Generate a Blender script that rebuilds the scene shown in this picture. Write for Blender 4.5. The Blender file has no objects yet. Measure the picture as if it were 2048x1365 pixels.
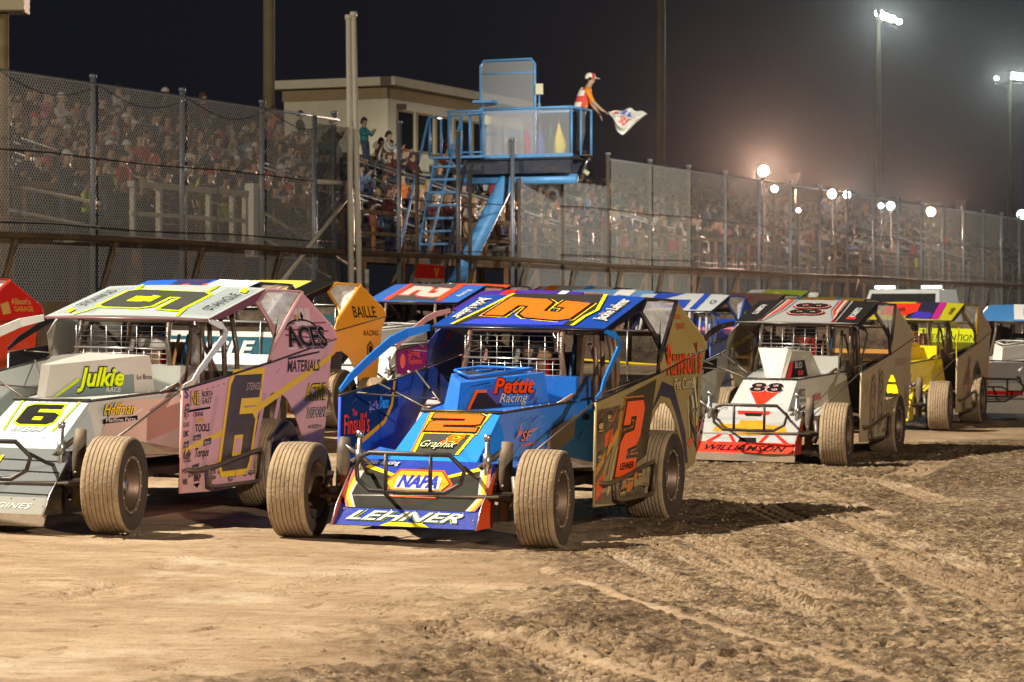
import bpy, bmesh, math, random
import numpy as np
from mathutils import Vector, Matrix
from mathutils.geometry import tessellate_polygon
PI=math.pi; R=math.radians
random.seed(7)
sc=bpy.context.scene; COL=sc.collection
FPX=5500.0; EYE=1.55; HY=640.0; CX=1024.0      # photo pixels (2048 wide) used only to work out real positions
# ---------------------------------------------------------------- camera
cam=bpy.data.cameras.new('camera'); co=bpy.data.objects.new('camera',cam); COL.objects.link(co); sc.camera=co
co.location=(0,0,EYE); co.rotation_euler=(PI/2,0,0)
cam.sensor_width=36; cam.lens=36*FPX/2048; cam.shift_y=-(682.5-HY)/2048
cam.clip_start=.5; cam.clip_end=3000
cam.dof.use_dof=True; cam.dof.focus_distance=20.3; cam.dof.aperture_fstop=7.0
# ---------------------------------------------------------------- night sky
w=bpy.data.worlds.new('World'); sc.world=w; w.use_nodes=True
bg=w.node_tree.nodes['Background']; bg.inputs[0].default_value=(.32,.34,.48,1); bg.inputs[1].default_value=.022
sc.view_settings.view_transform='Standard'; sc.view_settings.look='None'
sc.view_settings.exposure=0; sc.view_settings.gamma=1
cy=sc.cycles; cy.use_denoising=True; cy.max_bounces=6; cy.transparent_max_bounces=24
cy.diffuse_bounces=2; cy.glossy_bounces=3; cy.volume_bounces=0; cy.caustics_reflective=False; cy.caustics_refractive=False
cy.sample_clamp_indirect=4; cy.blur_glossy=.5
try: cy.volume_step_rate=4
except Exception: pass
def lamp(name,kind,loc,energy,color,aim=None,size=.3,cone=60,blend=.4,par=None):
    l=bpy.data.lights.new(name,kind); l.energy=energy; l.color=color
    if kind=='SPOT': l.spot_size=R(cone); l.spot_blend=blend; l.shadow_soft_size=size
    elif kind=='POINT': l.shadow_soft_size=size
    o=bpy.data.objects.new(name,l); COL.objects.link(o)
    if par:
        o.parent=par; o.location=Vector(loc)-par.location
    else: o.location=loc
    if aim is not None:
        o.rotation_euler=(Vector(aim)-Vector(loc)).to_track_quat('-Z','Y').to_euler()
    return o
KEY=dict(loc=(-25,20.5,29),e=205000,c=(1,.90,.75))
FIL=dict(loc=(20,-24,15),e=96000,c=(1,.84,.66))
STE=26000; HAZE=.000019
# ---------------------------------------------------------------- materials
MC={}
def hexc(h): 
    v=[int(h[i:i+2],16)/255 for i in (0,2,4)]
    return tuple(x/12.92 if x<=.04045 else ((x+.055)/1.055)**2.4 for x in v)
def mat(name,color,rough=.5,metal=0.,dirt=0.,coat=0.,bump=0.,bscale=20,var=0.,dcol=(.30,.20,.105),alpha=1,objcol=False,emit=None,es=0,spec=.5,low=0.):
    key=(name,tuple(color),rough,metal,dirt,coat,bump,bscale,var,objcol,es,low)
    if key in MC: return MC[key]
    m=bpy.data.materials.new(name); m.use_nodes=True; nt=m.node_tree; N=nt.nodes; L=nt.links
    p=N['Principled BSDF']; p.inputs['Base Color'].default_value=(*color,1); p.inputs['Roughness'].default_value=rough
    p.inputs['Metallic'].default_value=metal; p.inputs['Coat Weight'].default_value=coat; p.inputs['Specular IOR Level'].default_value=spec
    tc=N.new('ShaderNodeTexCoord'); src=None
    if objcol:
        oi=N.new('ShaderNodeObjectInfo'); src=oi.outputs['Color']
    if var>0:
        n=N.new('ShaderNodeTexNoise'); n.inputs['Scale'].default_value=bscale*.35; n.inputs['Detail'].default_value=5
        L.new(tc.outputs['Object'],n.inputs['Vector'])
        mr=N.new('ShaderNodeMapRange'); mr.inputs[1].default_value=.3; mr.inputs[2].default_value=.7; mr.inputs[3].default_value=1-var; mr.inputs[4].default_value=1+var*.4
        L.new(n.outputs[0],mr.inputs[0])
        mx=N.new('ShaderNodeVectorMath'); mx.operation='SCALE'
        if src is not None: L.new(src,mx.inputs[0])
        else: mx.inputs[0].default_value=color
        L.new(mr.outputs[0],mx.inputs['Scale']); src=mx.outputs[0]
    if dirt>0 or low>0:
        n1=N.new('ShaderNodeTexNoise'); n1.inputs['Scale'].default_value=2.6; n1.inputs['Detail'].default_value=9; n1.inputs['Roughness'].default_value=.68
        mp=N.new('ShaderNodeMapping'); mp.inputs['Scale'].default_value=(.6,1,1.6); L.new(tc.outputs['Object'],mp.inputs[0]); L.new(mp.outputs[0],n1.inputs['Vector'])
        n2=N.new('ShaderNodeTexNoise'); n2.inputs['Scale'].default_value=70; n2.inputs['Detail'].default_value=3; L.new(tc.outputs['Object'],n2.inputs['Vector'])
        ad=N.new('ShaderNodeMath'); ad.operation='MULTIPLY_ADD'; L.new(n2.outputs[0],ad.inputs[0]); ad.inputs[1].default_value=.35; L.new(n1.outputs[0],ad.inputs[2])
        fac=ad.outputs[0]
        if low>0:   # splash dirt thrown up from the track, thicker low on the panel
            sx=N.new('ShaderNodeSeparateXYZ'); L.new(tc.outputs['Object'],sx.inputs[0])
            m2=N.new('ShaderNodeMath'); m2.operation='MULTIPLY_ADD'; L.new(sx.outputs[2],m2.inputs[0]); m2.inputs[1].default_value=-low; L.new(fac,m2.inputs[2])
            m3=N.new('ShaderNodeMath'); m3.operation='ADD'; L.new(m2.outputs[0],m3.inputs[0]); m3.inputs[1].default_value=low*.75; fac=m3.outputs[0]
        mr=N.new('ShaderNodeMapRange'); c=.95-dirt*.75
        mr.inputs[1].default_value=c-.17; mr.inputs[2].default_value=c+.22; mr.inputs[3].default_value=dirt*.12; mr.inputs[4].default_value=min(1,dirt*1.15+.15)
        L.new(fac,mr.inputs[0])
        mx=N.new('ShaderNodeMix'); mx.data_type='RGBA'; L.new(mr.outputs[0],mx.inputs['Factor'])
        if src is not None: L.new(src,mx.inputs['A'])
        else: mx.inputs['A'].default_value=(*color,1)
        mx.inputs['B'].default_value=(*dcol,1); src=mx.outputs['Result']
        m4=N.new('ShaderNodeMapRange'); m4.inputs[3].default_value=rough; m4.inputs[4].default_value=.9; L.new(mr.outputs[0],m4.inputs[0]); L.new(m4.outputs[0],p.inputs['Roughness'])
        if coat>0:
            m5=N.new('ShaderNodeMapRange'); m5.inputs[3].default_value=coat; m5.inputs[4].default_value=0; L.new(mr.outputs[0],m5.inputs[0]); L.new(m5.outputs[0],p.inputs['Coat Weight'])
    if src is not None: L.new(src,p.inputs['Base Color'])
    if bump>0:
        n=N.new('ShaderNodeTexNoise'); n.inputs['Scale'].default_value=bscale; n.inputs['Detail'].default_value=5; L.new(tc.outputs['Object'],n.inputs['Vector'])
        b=N.new('ShaderNodeBump'); b.inputs['Strength'].default_value=bump; b.inputs['Distance'].default_value=.02; L.new(n.outputs[0],b.inputs['Height']); L.new(b.outputs[0],p.inputs['Normal'])
    if emit is not None:
        p.inputs['Emission Color'].default_value=(*emit,1); p.inputs['Emission Strength'].default_value=es
    MC[key]=m; return m
def paint(h,dirt=.12,low=0.): return mat('paint_'+h,tuple(.78*q for q in hexc(h)),.32,0,dirt,.22,.22,3.2,0,low=low,spec=.45)
def matte(h,dirt=.1): return mat('matte_'+h,tuple(.78*q for q in hexc(h)),.75,0,dirt,0,.25,4,0,spec=.12)
def mud(h,dirt=.6): return mat('muddy_paint_'+h,hexc(h),.45,0,dirt,.1,.3,4,0,dcol=(.43,.335,.21),low=.15)
def glass(name,tint,mix,rough=.15,noise=True):
    key=('g',name)
    if key in MC: return MC[key]
    m=bpy.data.materials.new(name); m.use_nodes=True; nt=m.node_tree; N=nt.nodes; L=nt.links; p=N['Principled BSDF']
    p.inputs['Base Color'].default_value=(*tint,1); p.inputs['Roughness'].default_value=rough
    t=N.new('ShaderNodeBsdfTransparent'); mx=N.new('ShaderNodeMixShader'); out=N['Material Output']
    L.new(t.outputs[0],mx.inputs[1]); L.new(p.outputs[0],mx.inputs[2]); L.new(mx.outputs[0],out.inputs[0])
    if noise:
        tc=N.new('ShaderNodeTexCoord'); n=N.new('ShaderNodeTexNoise'); n.inputs['Scale'].default_value=6; n.inputs['Detail'].default_value=6
        L.new(tc.outputs['Object'],n.inputs['Vector']); mr=N.new('ShaderNodeMapRange'); mr.inputs[1].default_value=.35; mr.inputs[2].default_value=.7
        mr.inputs[3].default_value=mix*.5; mr.inputs[4].default_value=min(1,mix*1.6); L.new(n.outputs[0],mr.inputs[0]); L.new(mr.outputs[0],mx.inputs[0])
    else: mx.inputs[0].default_value=mix
    MC[key]=m; return m
def chainlink(name,col,pitch,wire,rough=.4,metal=.6):
    m=bpy.data.materials.new(name); m.use_nodes=True; nt=m.node_tree; N=nt.nodes; L=nt.links; p=N['Principled BSDF']
    p.inputs['Base Color'].default_value=(*col,1); p.inputs['Roughness'].default_value=rough; p.inputs['Metallic'].default_value=metal
    uv=N.new('ShaderNodeUVMap'); sx=N.new('ShaderNodeSeparateXYZ'); L.new(uv.outputs[0],sx.inputs[0])
    def mth(op,a,b=None):
        n=N.new('ShaderNodeMath'); n.operation=op
        for i,v in enumerate((a,b)):
            if v is None: continue
            if isinstance(v,(int,float)): n.inputs[i].default_value=v
            else: L.new(v,n.inputs[i])
        return n.outputs[0]
    outs=[]
    for op in ('ADD','SUBTRACT'):
        s=mth(op,sx.outputs[0],mth('MULTIPLY',sx.outputs[1],.78)); f=mth('FRACT',mth('ADD',mth('DIVIDE',s,pitch),500.)); d=mth('ABSOLUTE',mth('SUBTRACT',f,.5))
        outs.append(mth('LESS_THAN',d,wire))
    a=mth('MAXIMUM',outs[0],outs[1])
    t=N.new('ShaderNodeBsdfTransparent'); mx=N.new('ShaderNodeMixShader'); L.new(a,mx.inputs[0]); L.new(t.outputs[0],mx.inputs[1]); L.new(p.outputs[0],mx.inputs[2]); L.new(mx.outputs[0],N['Material Output'].inputs[0])
    return m
BLACKM=mat('black_metal',(.02,.02,.022),.45,.3,.18)
TUBE=mat('bare_tube',(.10,.095,.09),.4,.6,.3)
CHROME=mat('bright_metal',(.45,.45,.45),.3,.9,.15)
DARK=mat('dark_cavity',(.012,.011,.011),.7)
RUBBER=mat('tyre_tread',(.18,.125,.075),.95,0,.44,0,.5,40,.35,dcol=(.40,.30,.18))
GROOVE=mat('tyre_groove',(.10,.07,.045),.95,0,.3)
SIDEW=mat('tyre_sidewall',(.03,.022,.017),.85,0,.22,0,.2,22,dcol=(.15,.09,.05))
RIMM=mat('wheel_rim',(.11,.075,.055),.4,.6,.3,dcol=(.18,.11,.065))
# ---------------------------------------------------------------- mesh builder
class MB:
    def __init__(s): s.v=[]; s.f=[]; s.m=[]; s.mats=[]; s.sm=[]; s.uv=None
    def mi(s,m):
        if m not in s.mats: s.mats.append(m)
        return s.mats.index(m)
    def add(s,vs,fs,m,smooth=False):
        b=len(s.v); s.v+= [tuple(v) for v in vs]; k=s.mi(m)
        for f in fs: s.f.append(tuple(b+i for i in f)); s.m.append(k); s.sm.append(smooth)
    def poly(s,pts,m,th=0.,out=None):
        pts=[Vector(p) for p in pts]; n=len(pts)
        if out is not None:
            nor=Vector((0,0,0))
            for i in range(n): nor+=pts[i].cross(pts[(i+1)%n])
            if nor.dot(Vector(out))<0: pts=pts[::-1]
            th=abs(th)
        if th<=0: s.add(pts,[tuple(range(n))],m); return
        nor=Vector((0,0,0))
        for i in range(n):
            a,b=pts[i],pts[(i+1)%n]; nor+=a.cross(b)
        nor.normalize(); o=nor*th
        vs=pts+[p-o for p in pts]
        fs=[tuple(range(n)),tuple(reversed(range(n,2*n)))]+[(i,n+i,n+(i+1)%n,(i+1)%n) for i in range(n)]
        s.add(vs,fs,m)
    def holed(s,outer,inner,m):
        a=[Vector(p) for p in outer]; b=[Vector(p) for p in inner]
        t=tessellate_polygon([a,b]); s.add(a+b,[tuple(x) for x in t],m)
    def box(s,a,b,m):
        x0,y0,z0=a; x1,y1,z1=b
        vs=[(x0,y0,z0),(x1,y0,z0),(x1,y1,z0),(x0,y1,z0),(x0,y0,z1),(x1,y0,z1),(x1,y1,z1),(x0,y1,z1)]
        s.add(vs,[(0,3,2,1),(4,5,6,7),(0,1,5,4),(1,2,6,5),(2,3,7,6),(3,0,4,7)],m)
    def tube(s,path,r,m,n=8,closed=False,smooth=True):
        P=[Vector(p) for p in path]; k=len(P); vs=[]; 
        up0=None
        for i,p in enumerate(P):
            if closed: t=(P[(i+1)%k]-P[i-1])
            else: t=P[min(i+1,k-1)]-P[max(i-1,0)]
            t.normalize()
            a=up0 if up0 is not None else (Vector((0,0,1)) if abs(t.z)<.9 else Vector((1,0,0)))
            u=(a-t*a.dot(t)); 
            if u.length<1e-5: u=t.orthogonal()
            u.normalize(); w_=t.cross(u); up0=u
            rr=r[i] if isinstance(r,(list,tuple)) else r
            for j in range(n):
                an=2*PI*j/n; vs.append(p+u*math.cos(an)*rr+w_*math.sin(an)*rr)
        fs=[]
        for i in range(k if closed else k-1):
            for j in range(n):
                a=i*n+j; b=i*n+(j+1)%n; c=((i+1)%k)*n+(j+1)%n; d=((i+1)%k)*n+j; fs.append((a,b,c,d))
        if not closed: fs+= [tuple(reversed(range(n))),tuple(range((k-1)*n,k*n))]
        s.add(vs,fs,m,smooth)
    def lathe(s,prof,m,M=Matrix(),n=48,smooth=True,closed=True,mats=None):
        # prof: (axial, radius) around local Y axis; optional material per profile segment
        k=len(prof); vs=[]
        for j in range(n):
            an=2*PI*j/n
            for (a,r) in prof: vs.append(M@Vector((r*math.cos(an),a,r*math.sin(an))))
        segs=k if closed else k-1
        for i in range(segs):
            fs=[]
            for j in range(n):
                j2=(j+1)%n; fs.append((j*k+i,j2*k+i,j2*k+(i+1)%k,j*k+(i+1)%k))
            if i==0: s.add(vs,fs,mats[i] if mats else m,smooth); base=len(s.v)-len(vs)
            else:
                kk=s.mi(mats[i] if mats else m)
                for f in fs: s.f.append(tuple(base+q for q in f)); s.m.append(kk); s.sm.append(smooth)
    def decal(s,loops,fn,m,lift=.003):
        L=[[Vector((p[0],p[1],0)) for p in lp] for lp in loops]
        t=tessellate_polygon(L); vs=[]
        for lp in loops:
            for p in lp: vs.append(fn(p[0],p[1],lift))
        s.add(vs,[tuple(x) for x in t],m)
    def text(s,txt,fn,m,x,y,h,lift=.004,width=None,shear=0.,bold=0.,align='C'):
        vs,fs,wd=textmesh(txt,round(shear,2),round(bold,3))
        if not fs: return
        sx=h; 
        if width: sx=width/max(wd,1e-4)
        ox={'C':-wd/2,'L':0,'R':-wd}[align]
        s.add([fn(x+(a+ox)*sx,y+b*h,lift) for a,b in vs],fs,m)
    def build(s,name,parent=None,loc=None,recalc=False):
        me=bpy.data.meshes.new(name); me.from_pydata(s.v,[],s.f)
        for m in s.mats: me.materials.append(m)
        me.polygons.foreach_set('material_index',s.m); me.polygons.foreach_set('use_smooth',s.sm); me.update()
        o=bpy.data.objects.new(name,me); COL.objects.link(o)
        if parent: o.parent=parent
        if loc: o.location=loc
        return o
TC={}
def textmesh(txt,shear,bold):
    k=(txt,shear,bold)
    if k in TC: return TC[k]
    cu=bpy.data.curves.new('t','FONT'); cu.body=txt; cu.size=1.38; cu.shear=shear; cu.offset=bold; cu.resolution_u=2; cu.fill_mode='FRONT'
    o=bpy.data.objects.new('t',cu); COL.objects.link(o); bpy.context.view_layer.update()
    me=bpy.data.meshes.new_from_object(o.evaluated_get(bpy.context.evaluated_depsgraph_get()))
    vs=[(v.co.x,v.co.y) for v in me.vertices]; fs=[tuple(p.vertices) for p in me.polygons]
    x0=min([v[0] for v in vs] or [0]); x1=max([v[0] for v in vs] or [1]); vs=[(a-x0,b) for a,b in vs]
    bpy.data.objects.remove(o); bpy.data.curves.remove(cu); bpy.data.meshes.remove(me)
    TC[k]=(vs,fs,x1-x0); return TC[k]
def tag(o,label=None,cat=None,group=None,kind=None):
    if label: o['label']=label
    if cat: o['category']=cat
    if group: o['group']=group
    if kind: o['kind']=kind
    return o
def empty(name,loc=(0,0,0),rz=0):
    o=bpy.data.objects.new(name,None); o.empty_display_size=.2; COL.objects.link(o); o.location=loc; o.rotation_euler=(0,0,rz); return o
def offset(pts,d):
    n=len(pts); out=[]; A=sum(pts[i][0]*pts[(i+1)%n][1]-pts[(i+1)%n][0]*pts[i][1] for i in range(n)); sg=1 if A>0 else -1
    for i in range(n):
        p0=Vector(pts[i-1]); p1=Vector(pts[i]); p2=Vector(pts[(i+1)%n])
        a=(p1-p0).normalized(); b=(p2-p1).normalized(); na=Vector((a.y,-a.x))*sg; nb=Vector((b.y,-b.x))*sg
        m=na+nb; q=m.length_squared
        m=m*(2/q) if q>.2 else m
        out.append(tuple(p1+m*d))
    return out
N2=[(0,0),(1,0),(1,.27),(.42,.27),(.42,.43),(.86,.47),(1,.6),(1,1.06),(.86,1.2),(0,1.2),(0,.82),(.34,.82),(.34,.95),(.62,.95),(.62,.72),(.14,.68),(0,.55)]
N6=[(.15,0),(.85,0),(1,.15),(1,.6),(.85,.73),(.38,.73),(.38,.94),(.95,.94),(.95,1.2),(.15,1.2),(0,1.05),(0,.15)]
H6=[(.38,.25),(.64,.25),(.64,.48),(.38,.48)]
def xf(pts,x,y,sx,sy,shear=0): return [(x+(a+shear*b)*sx,y+b*sy) for a,b in pts]
# ---------------------------------------------------------------- terrain height
FD=Vector((.39875,.91706)); FN=Vector((-.91706,.39875)); F0=Vector((-8.3,45.))
def gz(X,D):
    o=(X-F0.x)*FN.x+(D-F0.y)*FN.y; s_=min(max(0,o+19),19.2)
    return .0092*s_**1.56
def world(t,o,z=0): 
    p=F0+FD*t+FN*o; return Vector((p.x,p.y,z))
def on_ground(px,py):
    lo,hi=5.,200.
    f=lambda D: EYE-(py-HY)/FPX*D-gz((px-CX)/FPX*D,D)
    for _ in range(60):
        mid=(lo+hi)/2
        if f(mid)>0: lo=mid
        else: hi=mid
    return ((px-CX)/FPX*lo,lo)
def at(px,py,D): return Vector(((px-CX)/FPX*D,D,EYE+(HY-py)/FPX*D))
# ---------------------------------------------------------------- ground
def vnoise(X,Y,sc_,seed):
    rng=np.random.default_rng(seed); G=rng.random((257,257)); x=X/sc_; y=Y/sc_
    xi=np.floor(x).astype(int); yi=np.floor(y).astype(int); fx=x-xi; fy=y-yi; fx=fx*fx*(3-2*fx); fy=fy*fy*(3-2*fy)
    g=lambda a,b: G[a%256,b%256]
    return (g(xi,yi)*(1-fx)+g(xi+1,yi)*fx)*(1-fy)+(g(xi,yi+1)*(1-fx)+g(xi+1,yi+1)*fx)*fy-.5
def px2g(px,py): 
    D=EYE*FPX/(py-HY); return np.array([(px-CX)/FPX*D,D])
def build_ground():
    fx=np.arange(-4.2,6.6,.0165); fy=np.concatenate([np.arange(10.9,20.5,.021),np.arange(20.5,36,.05)])
    gx=np.concatenate([-np.geomspace(400,4.9,34),fx,np.geomspace(6.9,420,32)])
    gy=np.concatenate([np.linspace(-60,10.5,14),fy,36+np.geomspace(.3,800,60)])
    X,Y=np.meshgrid(gx,gy,indexing='xy')
    o=(X-F0.x)*FN.x+(Y-F0.y)*FN.y; s_=np.clip(o+19,0,19.2); Z=.0092*s_**1.56
    b=np.array([px2g(*p) for p in [(560,1365),(900,1250),(960,1185),(1120,1120),(1230,1010),(1300,945),(1440,915),(2048,880)]])
    xb=np.interp(Y,b[:,1],b[:,0]); n1=vnoise(X,Y,.9,1); n2=vnoise(X,Y,.25,2)
    mask=np.clip((X-xb+n1*.9+n2*.5+vnoise(X,Y,.08,77)*.5)/.9+.5,0,1)*np.clip((38-Y)/3,0,1)
    near=(np.clip((X+4.2)*3,0,1)*np.clip((6.6-X)*3,0,1)*np.clip((36-Y)/2,0,1)*np.clip((Y-10.9)*5,0,1))
    # direction of travel (for streaks)
    U=X*FD.x+Y*FD.y; V=X*FN.x+Y*FN.y
    sm=vnoise(U,V*1.6,1.1,3)*.014+vnoise(U,V*1.4,.35,4)*.006+vnoise(X,Y,2.5,5)*.03+vnoise(U*.7,V*2,.12,6)*.004+vnoise(X,Y,.06,16)*.002
    pit=np.clip(vnoise(U,V*2.4,.22,21)-.36,0,1)*-.16
    ro=vnoise(X,Y,.8,7)*.030+vnoise(U,V,.20,8)*.014+np.abs(vnoise(X,Y,.10,9))*.026+np.maximum(vnoise(X,Y,.048,10),.12)*.050+vnoise(X,Y,.026,15)*.012
    rowm=.5+.5*np.sin((V+vnoise(X,Y,1.5,12)*.4)*2*PI/.19)
    ro=ro*(.45+1.1*np.clip(vnoise(X,Y,1.6,11)+.5,0,1))+rowm*.022*np.clip((15.2-Y)/1.5,0,1)*np.clip((1.2-X)/1.,0,1)
    H=sm*(1-mask)+pit*(1-mask)+ro*mask+mask*.012
    tone=mask.copy()
    def track(pts,w_,kind,seed=0,depth=.02):
        nonlocal H,tone
        P=np.array([px2g(*p) for p in pts]); acc=0.
        for i in range(len(P)-1):
            a,c=P[i],P[i+1]; d=c-a; L=np.hypot(*d); d=d/L
            s=(X-a[0])*d[0]+(Y-a[1])*d[1]; t=-(X-a[0])*d[1]+(Y-a[1])*d[0]+vnoise(X,Y,.6,40+seed)*.06
            ins=(s>=0)&(s<L)&(np.abs(t)<w_/2*1.25); e=np.clip((w_/2-np.abs(t))/.02,0,1)*ins
            fade=np.clip((vnoise(X,Y,.55,60+seed)+(.42 if kind!='rib' else -.02))*4,0,1)
            if kind=='ridge':
                prof=np.cos(np.clip(np.abs(t)/(w_/2),0,1)*PI/2)*.016
                H=H*(1-e*.6)+(prof+.004)*e; tone=tone*(1-e)-.0*e
            elif kind=='lug':
                ph=((s+acc)/.10+np.abs(t)/w_*.7)%1; col=(np.floor((t+w_/2)/(w_/4))%2)*.5
                q=((ph+col)%1<.55)&(((t+w_/2)/(w_/4))%1<.84)
                H=H*(1-e*fade*.85)+e*fade*(np.where(q,.018,-.032)); tone=tone*(1-.9*e*fade*q)+.7*e*fade*(~q)*tone
            elif kind=='rib':
                q=(((t+w_/2)/(w_/7))%1<.6)
                H=H+e*fade*np.where(q,.004,-depth); tone=tone
            acc+=L
    track([(840,1228),(1000,1285),(1180,1330),(1420,1400)],.14,'ridge',1)
    track([(1090,1140),(1200,1185),(1340,1240),(1520,1290),(1700,1345),(1800,1380)],.12,'ridge',2)
    track([(930,1225),(1080,1262),(1230,1310),(1420,1380)],.30,'lug',3)
    track([(860,1262),(960,1300),(1080,1345),(1200,1390)],.22,'lug',13)
    track([(1150,1150),(1260,1180),(1420,1225),(1520,1255)],.30,'lug',4)
    track([(1380,1080),(1480,1120),(1580,1175),(1700,1215)],.34,'lug',5)
    track([(1300,1090),(1420,1140),(1500,1180),(1640,1240)],.22,'lug',6)
    track([(1230,1110),(1330,1160),(1400,1200)],.2,'lug',7)
    track([(1690,1095),(1730,1130),(1800,1200),(1860,1260)],.06,'ridge',8)
    track([(1620,990),(1700,1010),(1760,1040)],.3,'lug',9)
    track([(1700,960),(1790,975),(1880,1010)],.34,'lug',10)
    track([(1690,1040),(1860,1110),(2048,1180)],.3,'lug',11)
    track([(1500,1010),(1640,1075),(1790,1130),(2048,1230)],.36,'lug',15)
    track([(1250,1345),(1500,1330),(1700,1300),(2048,1290)],.30,'lug',16)
    track([(1000,1300),(1180,1355),(1300,1400)],.26,'lug',18)
    track([(1800,960),(1880,925),(1960,900)],.4,'lug',14)
    for q,(a,c) in enumerate([((150,1120),(300,1068)),((60,1150),(190,1118)),((600,1190),(930,1100)),((430,1230),(760,1120)),((760,1290),(1060,1185)),((330,1345),(900,1170)),((20,1230),(420,1120)),((470,1120),(760,1078))]):
        track([a,c],.22+.05*(q%3),'rib',20+q,.011)
    H=H*near; tone=np.clip(tone,0,1.3)
    # ruts in front of photographer: a dug-out hole in the clay
    for (px,py,r) in [(190,1190,.13),(245,1180,.08),(330,1148,.05),(140,1200,.05)]:
        c=px2g(px,py); H-=.03*np.exp(-(((X-c[0])/(r*1.3))**2+((Y-c[1])/(r*2))**2))*(1+vnoise(X,Y,.05,31)*2)
    Z=Z+H
    nx,ny=len(gx),len(gy)
    me=bpy.data.meshes.new('ground'); me.vertices.add(nx*ny)
    me.vertices.foreach_set('co',np.stack([X,Y,Z],-1).astype(np.float32).ravel())
    I=(np.arange(ny-1)[:,None]*nx+np.arange(nx-1)[None,:]).ravel()
    F=np.stack([I,I+1,I+1+nx,I+nx],-1).astype(np.int32)
    me.loops.add(F.size); me.loops.foreach_set('vertex_index',F.ravel()); me.polygons.add(len(F))
    me.polygons.foreach_set('loop_start',np.arange(0,F.size,4,dtype=np.int32)); me.update(calc_edges=True)
    me.polygons.foreach_set('use_smooth',np.ones(len(F),bool))
    at_=me.attributes.new('loose','FLOAT','POINT'); at_.data.foreach_set('value',tone.astype(np.float32).ravel())
    m=bpy.data.materials.new('track_clay'); m.use_nodes=True; nt=m.node_tree; N=nt.nodes; L=nt.links; p=N['Principled BSDF']
    p.inputs['Roughness'].default_value=.88; p.inputs['Specular IOR Level'].default_value=.25
    tc=N.new('ShaderNodeTexCoord'); mp=N.new('ShaderNodeMapping'); mp.inputs['Rotation'].default_value=(0,0,-math.atan2(FD.y,FD.x)); mp.inputs['Scale'].default_value=(.6,1.1,1)
    L.new(tc.outputs['Object'],mp.inputs[0])
    def noise(s,v,d=6,r=.6):
        n=N.new('ShaderNodeTexNoise'); n.inputs['Scale'].default_value=s; n.inputs['Detail'].default_value=d; n.inputs['Roughness'].default_value=r; L.new(v,n.inputs['Vector']); return n.outputs[0]
    def ramp(f,stops):
        r=N.new('ShaderNodeValToRGB'); L.new(f,r.inputs[0]); e=r.color_ramp.elements
        while len(e)<len(stops): e.new(.5)
        for i,(q,c) in enumerate(stops): e[i].position=q; e[i].color=(*c,1)
        return r.outputs[0]
    def mix(f,a,b,typ='MIX'):
        x=N.new('ShaderNodeMix'); x.data_type='RGBA'; x.blend_type=typ
        for k,v in (('Factor',f),('A',a),('B',b)):
            if isinstance(v,(int,float)): x.inputs[k].default_value=v
            elif isinstance(v,tuple): x.inputs[k].default_value=(*v,1)
            else: L.new(v,x.inputs[k])
        return x.outputs['Result']
    c1=ramp(noise(1.1,mp.outputs[0],9,.62),[(.3,(.22,.145,.085)),(.5,(.325,.232,.145)),(.72,(.42,.32,.215))])
    c1=mix(ramp(noise(7,mp.outputs[0],6,.7),[(.38,(0,0,0)),(.62,(1,1,1))]),c1,mix(1.,c1,(.80,.74,.66),'MULTIPLY'))
    c2=ramp(noise(9,tc.outputs['Object'],8,.8),[(.38,(.045,.028,.013)),(.49,(.165,.112,.06)),(.61,(.37,.275,.165))])
    a=N.new('ShaderNodeAttribute'); a.attribute_name='loose'
    c2=mix(ramp(noise(.55,tc.outputs['Object'],4,.6),[(.40,(0,0,0)),(.62,(1,1,1))]),c2,mix(1.,c2,(.58,.52,.46),'MULTIPLY'))
    mp2=N.new('ShaderNodeMapping'); mp2.inputs['Rotation'].default_value=(0,0,-R(38)); mp2.inputs['Scale'].default_value=(1.,6.,1); L.new(tc.outputs['Object'],mp2.inputs[0])
    mp3=N.new('ShaderNodeMapping'); mp3.inputs['Rotation'].default_value=(0,0,-R(66)); mp3.inputs['Scale'].default_value=(.7,5.,1); L.new(tc.outputs['Object'],mp3.inputs[0])
    for v_,lo_ in ((mp2.outputs[0],.385),(mp3.outputs[0],.37)):
        c1=mix(.75,c1,ramp(noise(2.6,v_,9,.72),[(lo_,(.48,.40,.32)),(lo_+.035,(1,1,1))]),'MULTIPLY')
    c1=mix(ramp(noise(.8,tc.outputs['Object'],7,.6),[(.56,(0,0,0)),(.70,(.55,.55,.55))]),c1,(.50,.43,.31))
    c=mix(a.outputs['Fac'],c1,c2)
    spk=ramp(noise(38,tc.outputs['Object'],3,.7),[(.30,(.25,.2,.17)),(.40,(1,1,1))])
    c=mix(1.,c,spk,'MULTIPLY')
    sp2=ramp(noise(24,tc.outputs['Object'],5,.85),[(.42,(.22,.17,.13)),(.50,(1,1,1))]); c=mix(a.outputs['Fac'],c,mix(.8,c,sp2,'MULTIPLY')); L.new(c,p.inputs['Base Color'])
    b1=N.new('ShaderNodeBump'); b1.inputs['Strength'].default_value=.7; b1.inputs['Distance'].default_value=.03; L.new(noise(9,mp.outputs[0],8,.75),b1.inputs['Height'])
    b2=N.new('ShaderNodeBump'); b2.inputs['Strength'].default_value=.85; b2.inputs['Distance'].default_value=.012; L.new(noise(55,tc.outputs['Object'],4,.7),b2.inputs['Height']); L.new(b1.outputs[0],b2.inputs['Normal']); L.new(b2.outputs[0],p.inputs['Normal'])
    me.materials.append(m); o=bpy.data.objects.new('ground',me); COL.objects.link(o); tag(o,kind='structure')
    # clods
    rng=np.random.default_rng(5); vs=[];fs=[]; base=np.array([(1,0,0),(-1,0,0),(0,1,0),(0,-1,0),(0,0,1),(0,0,-1)],float)
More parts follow.
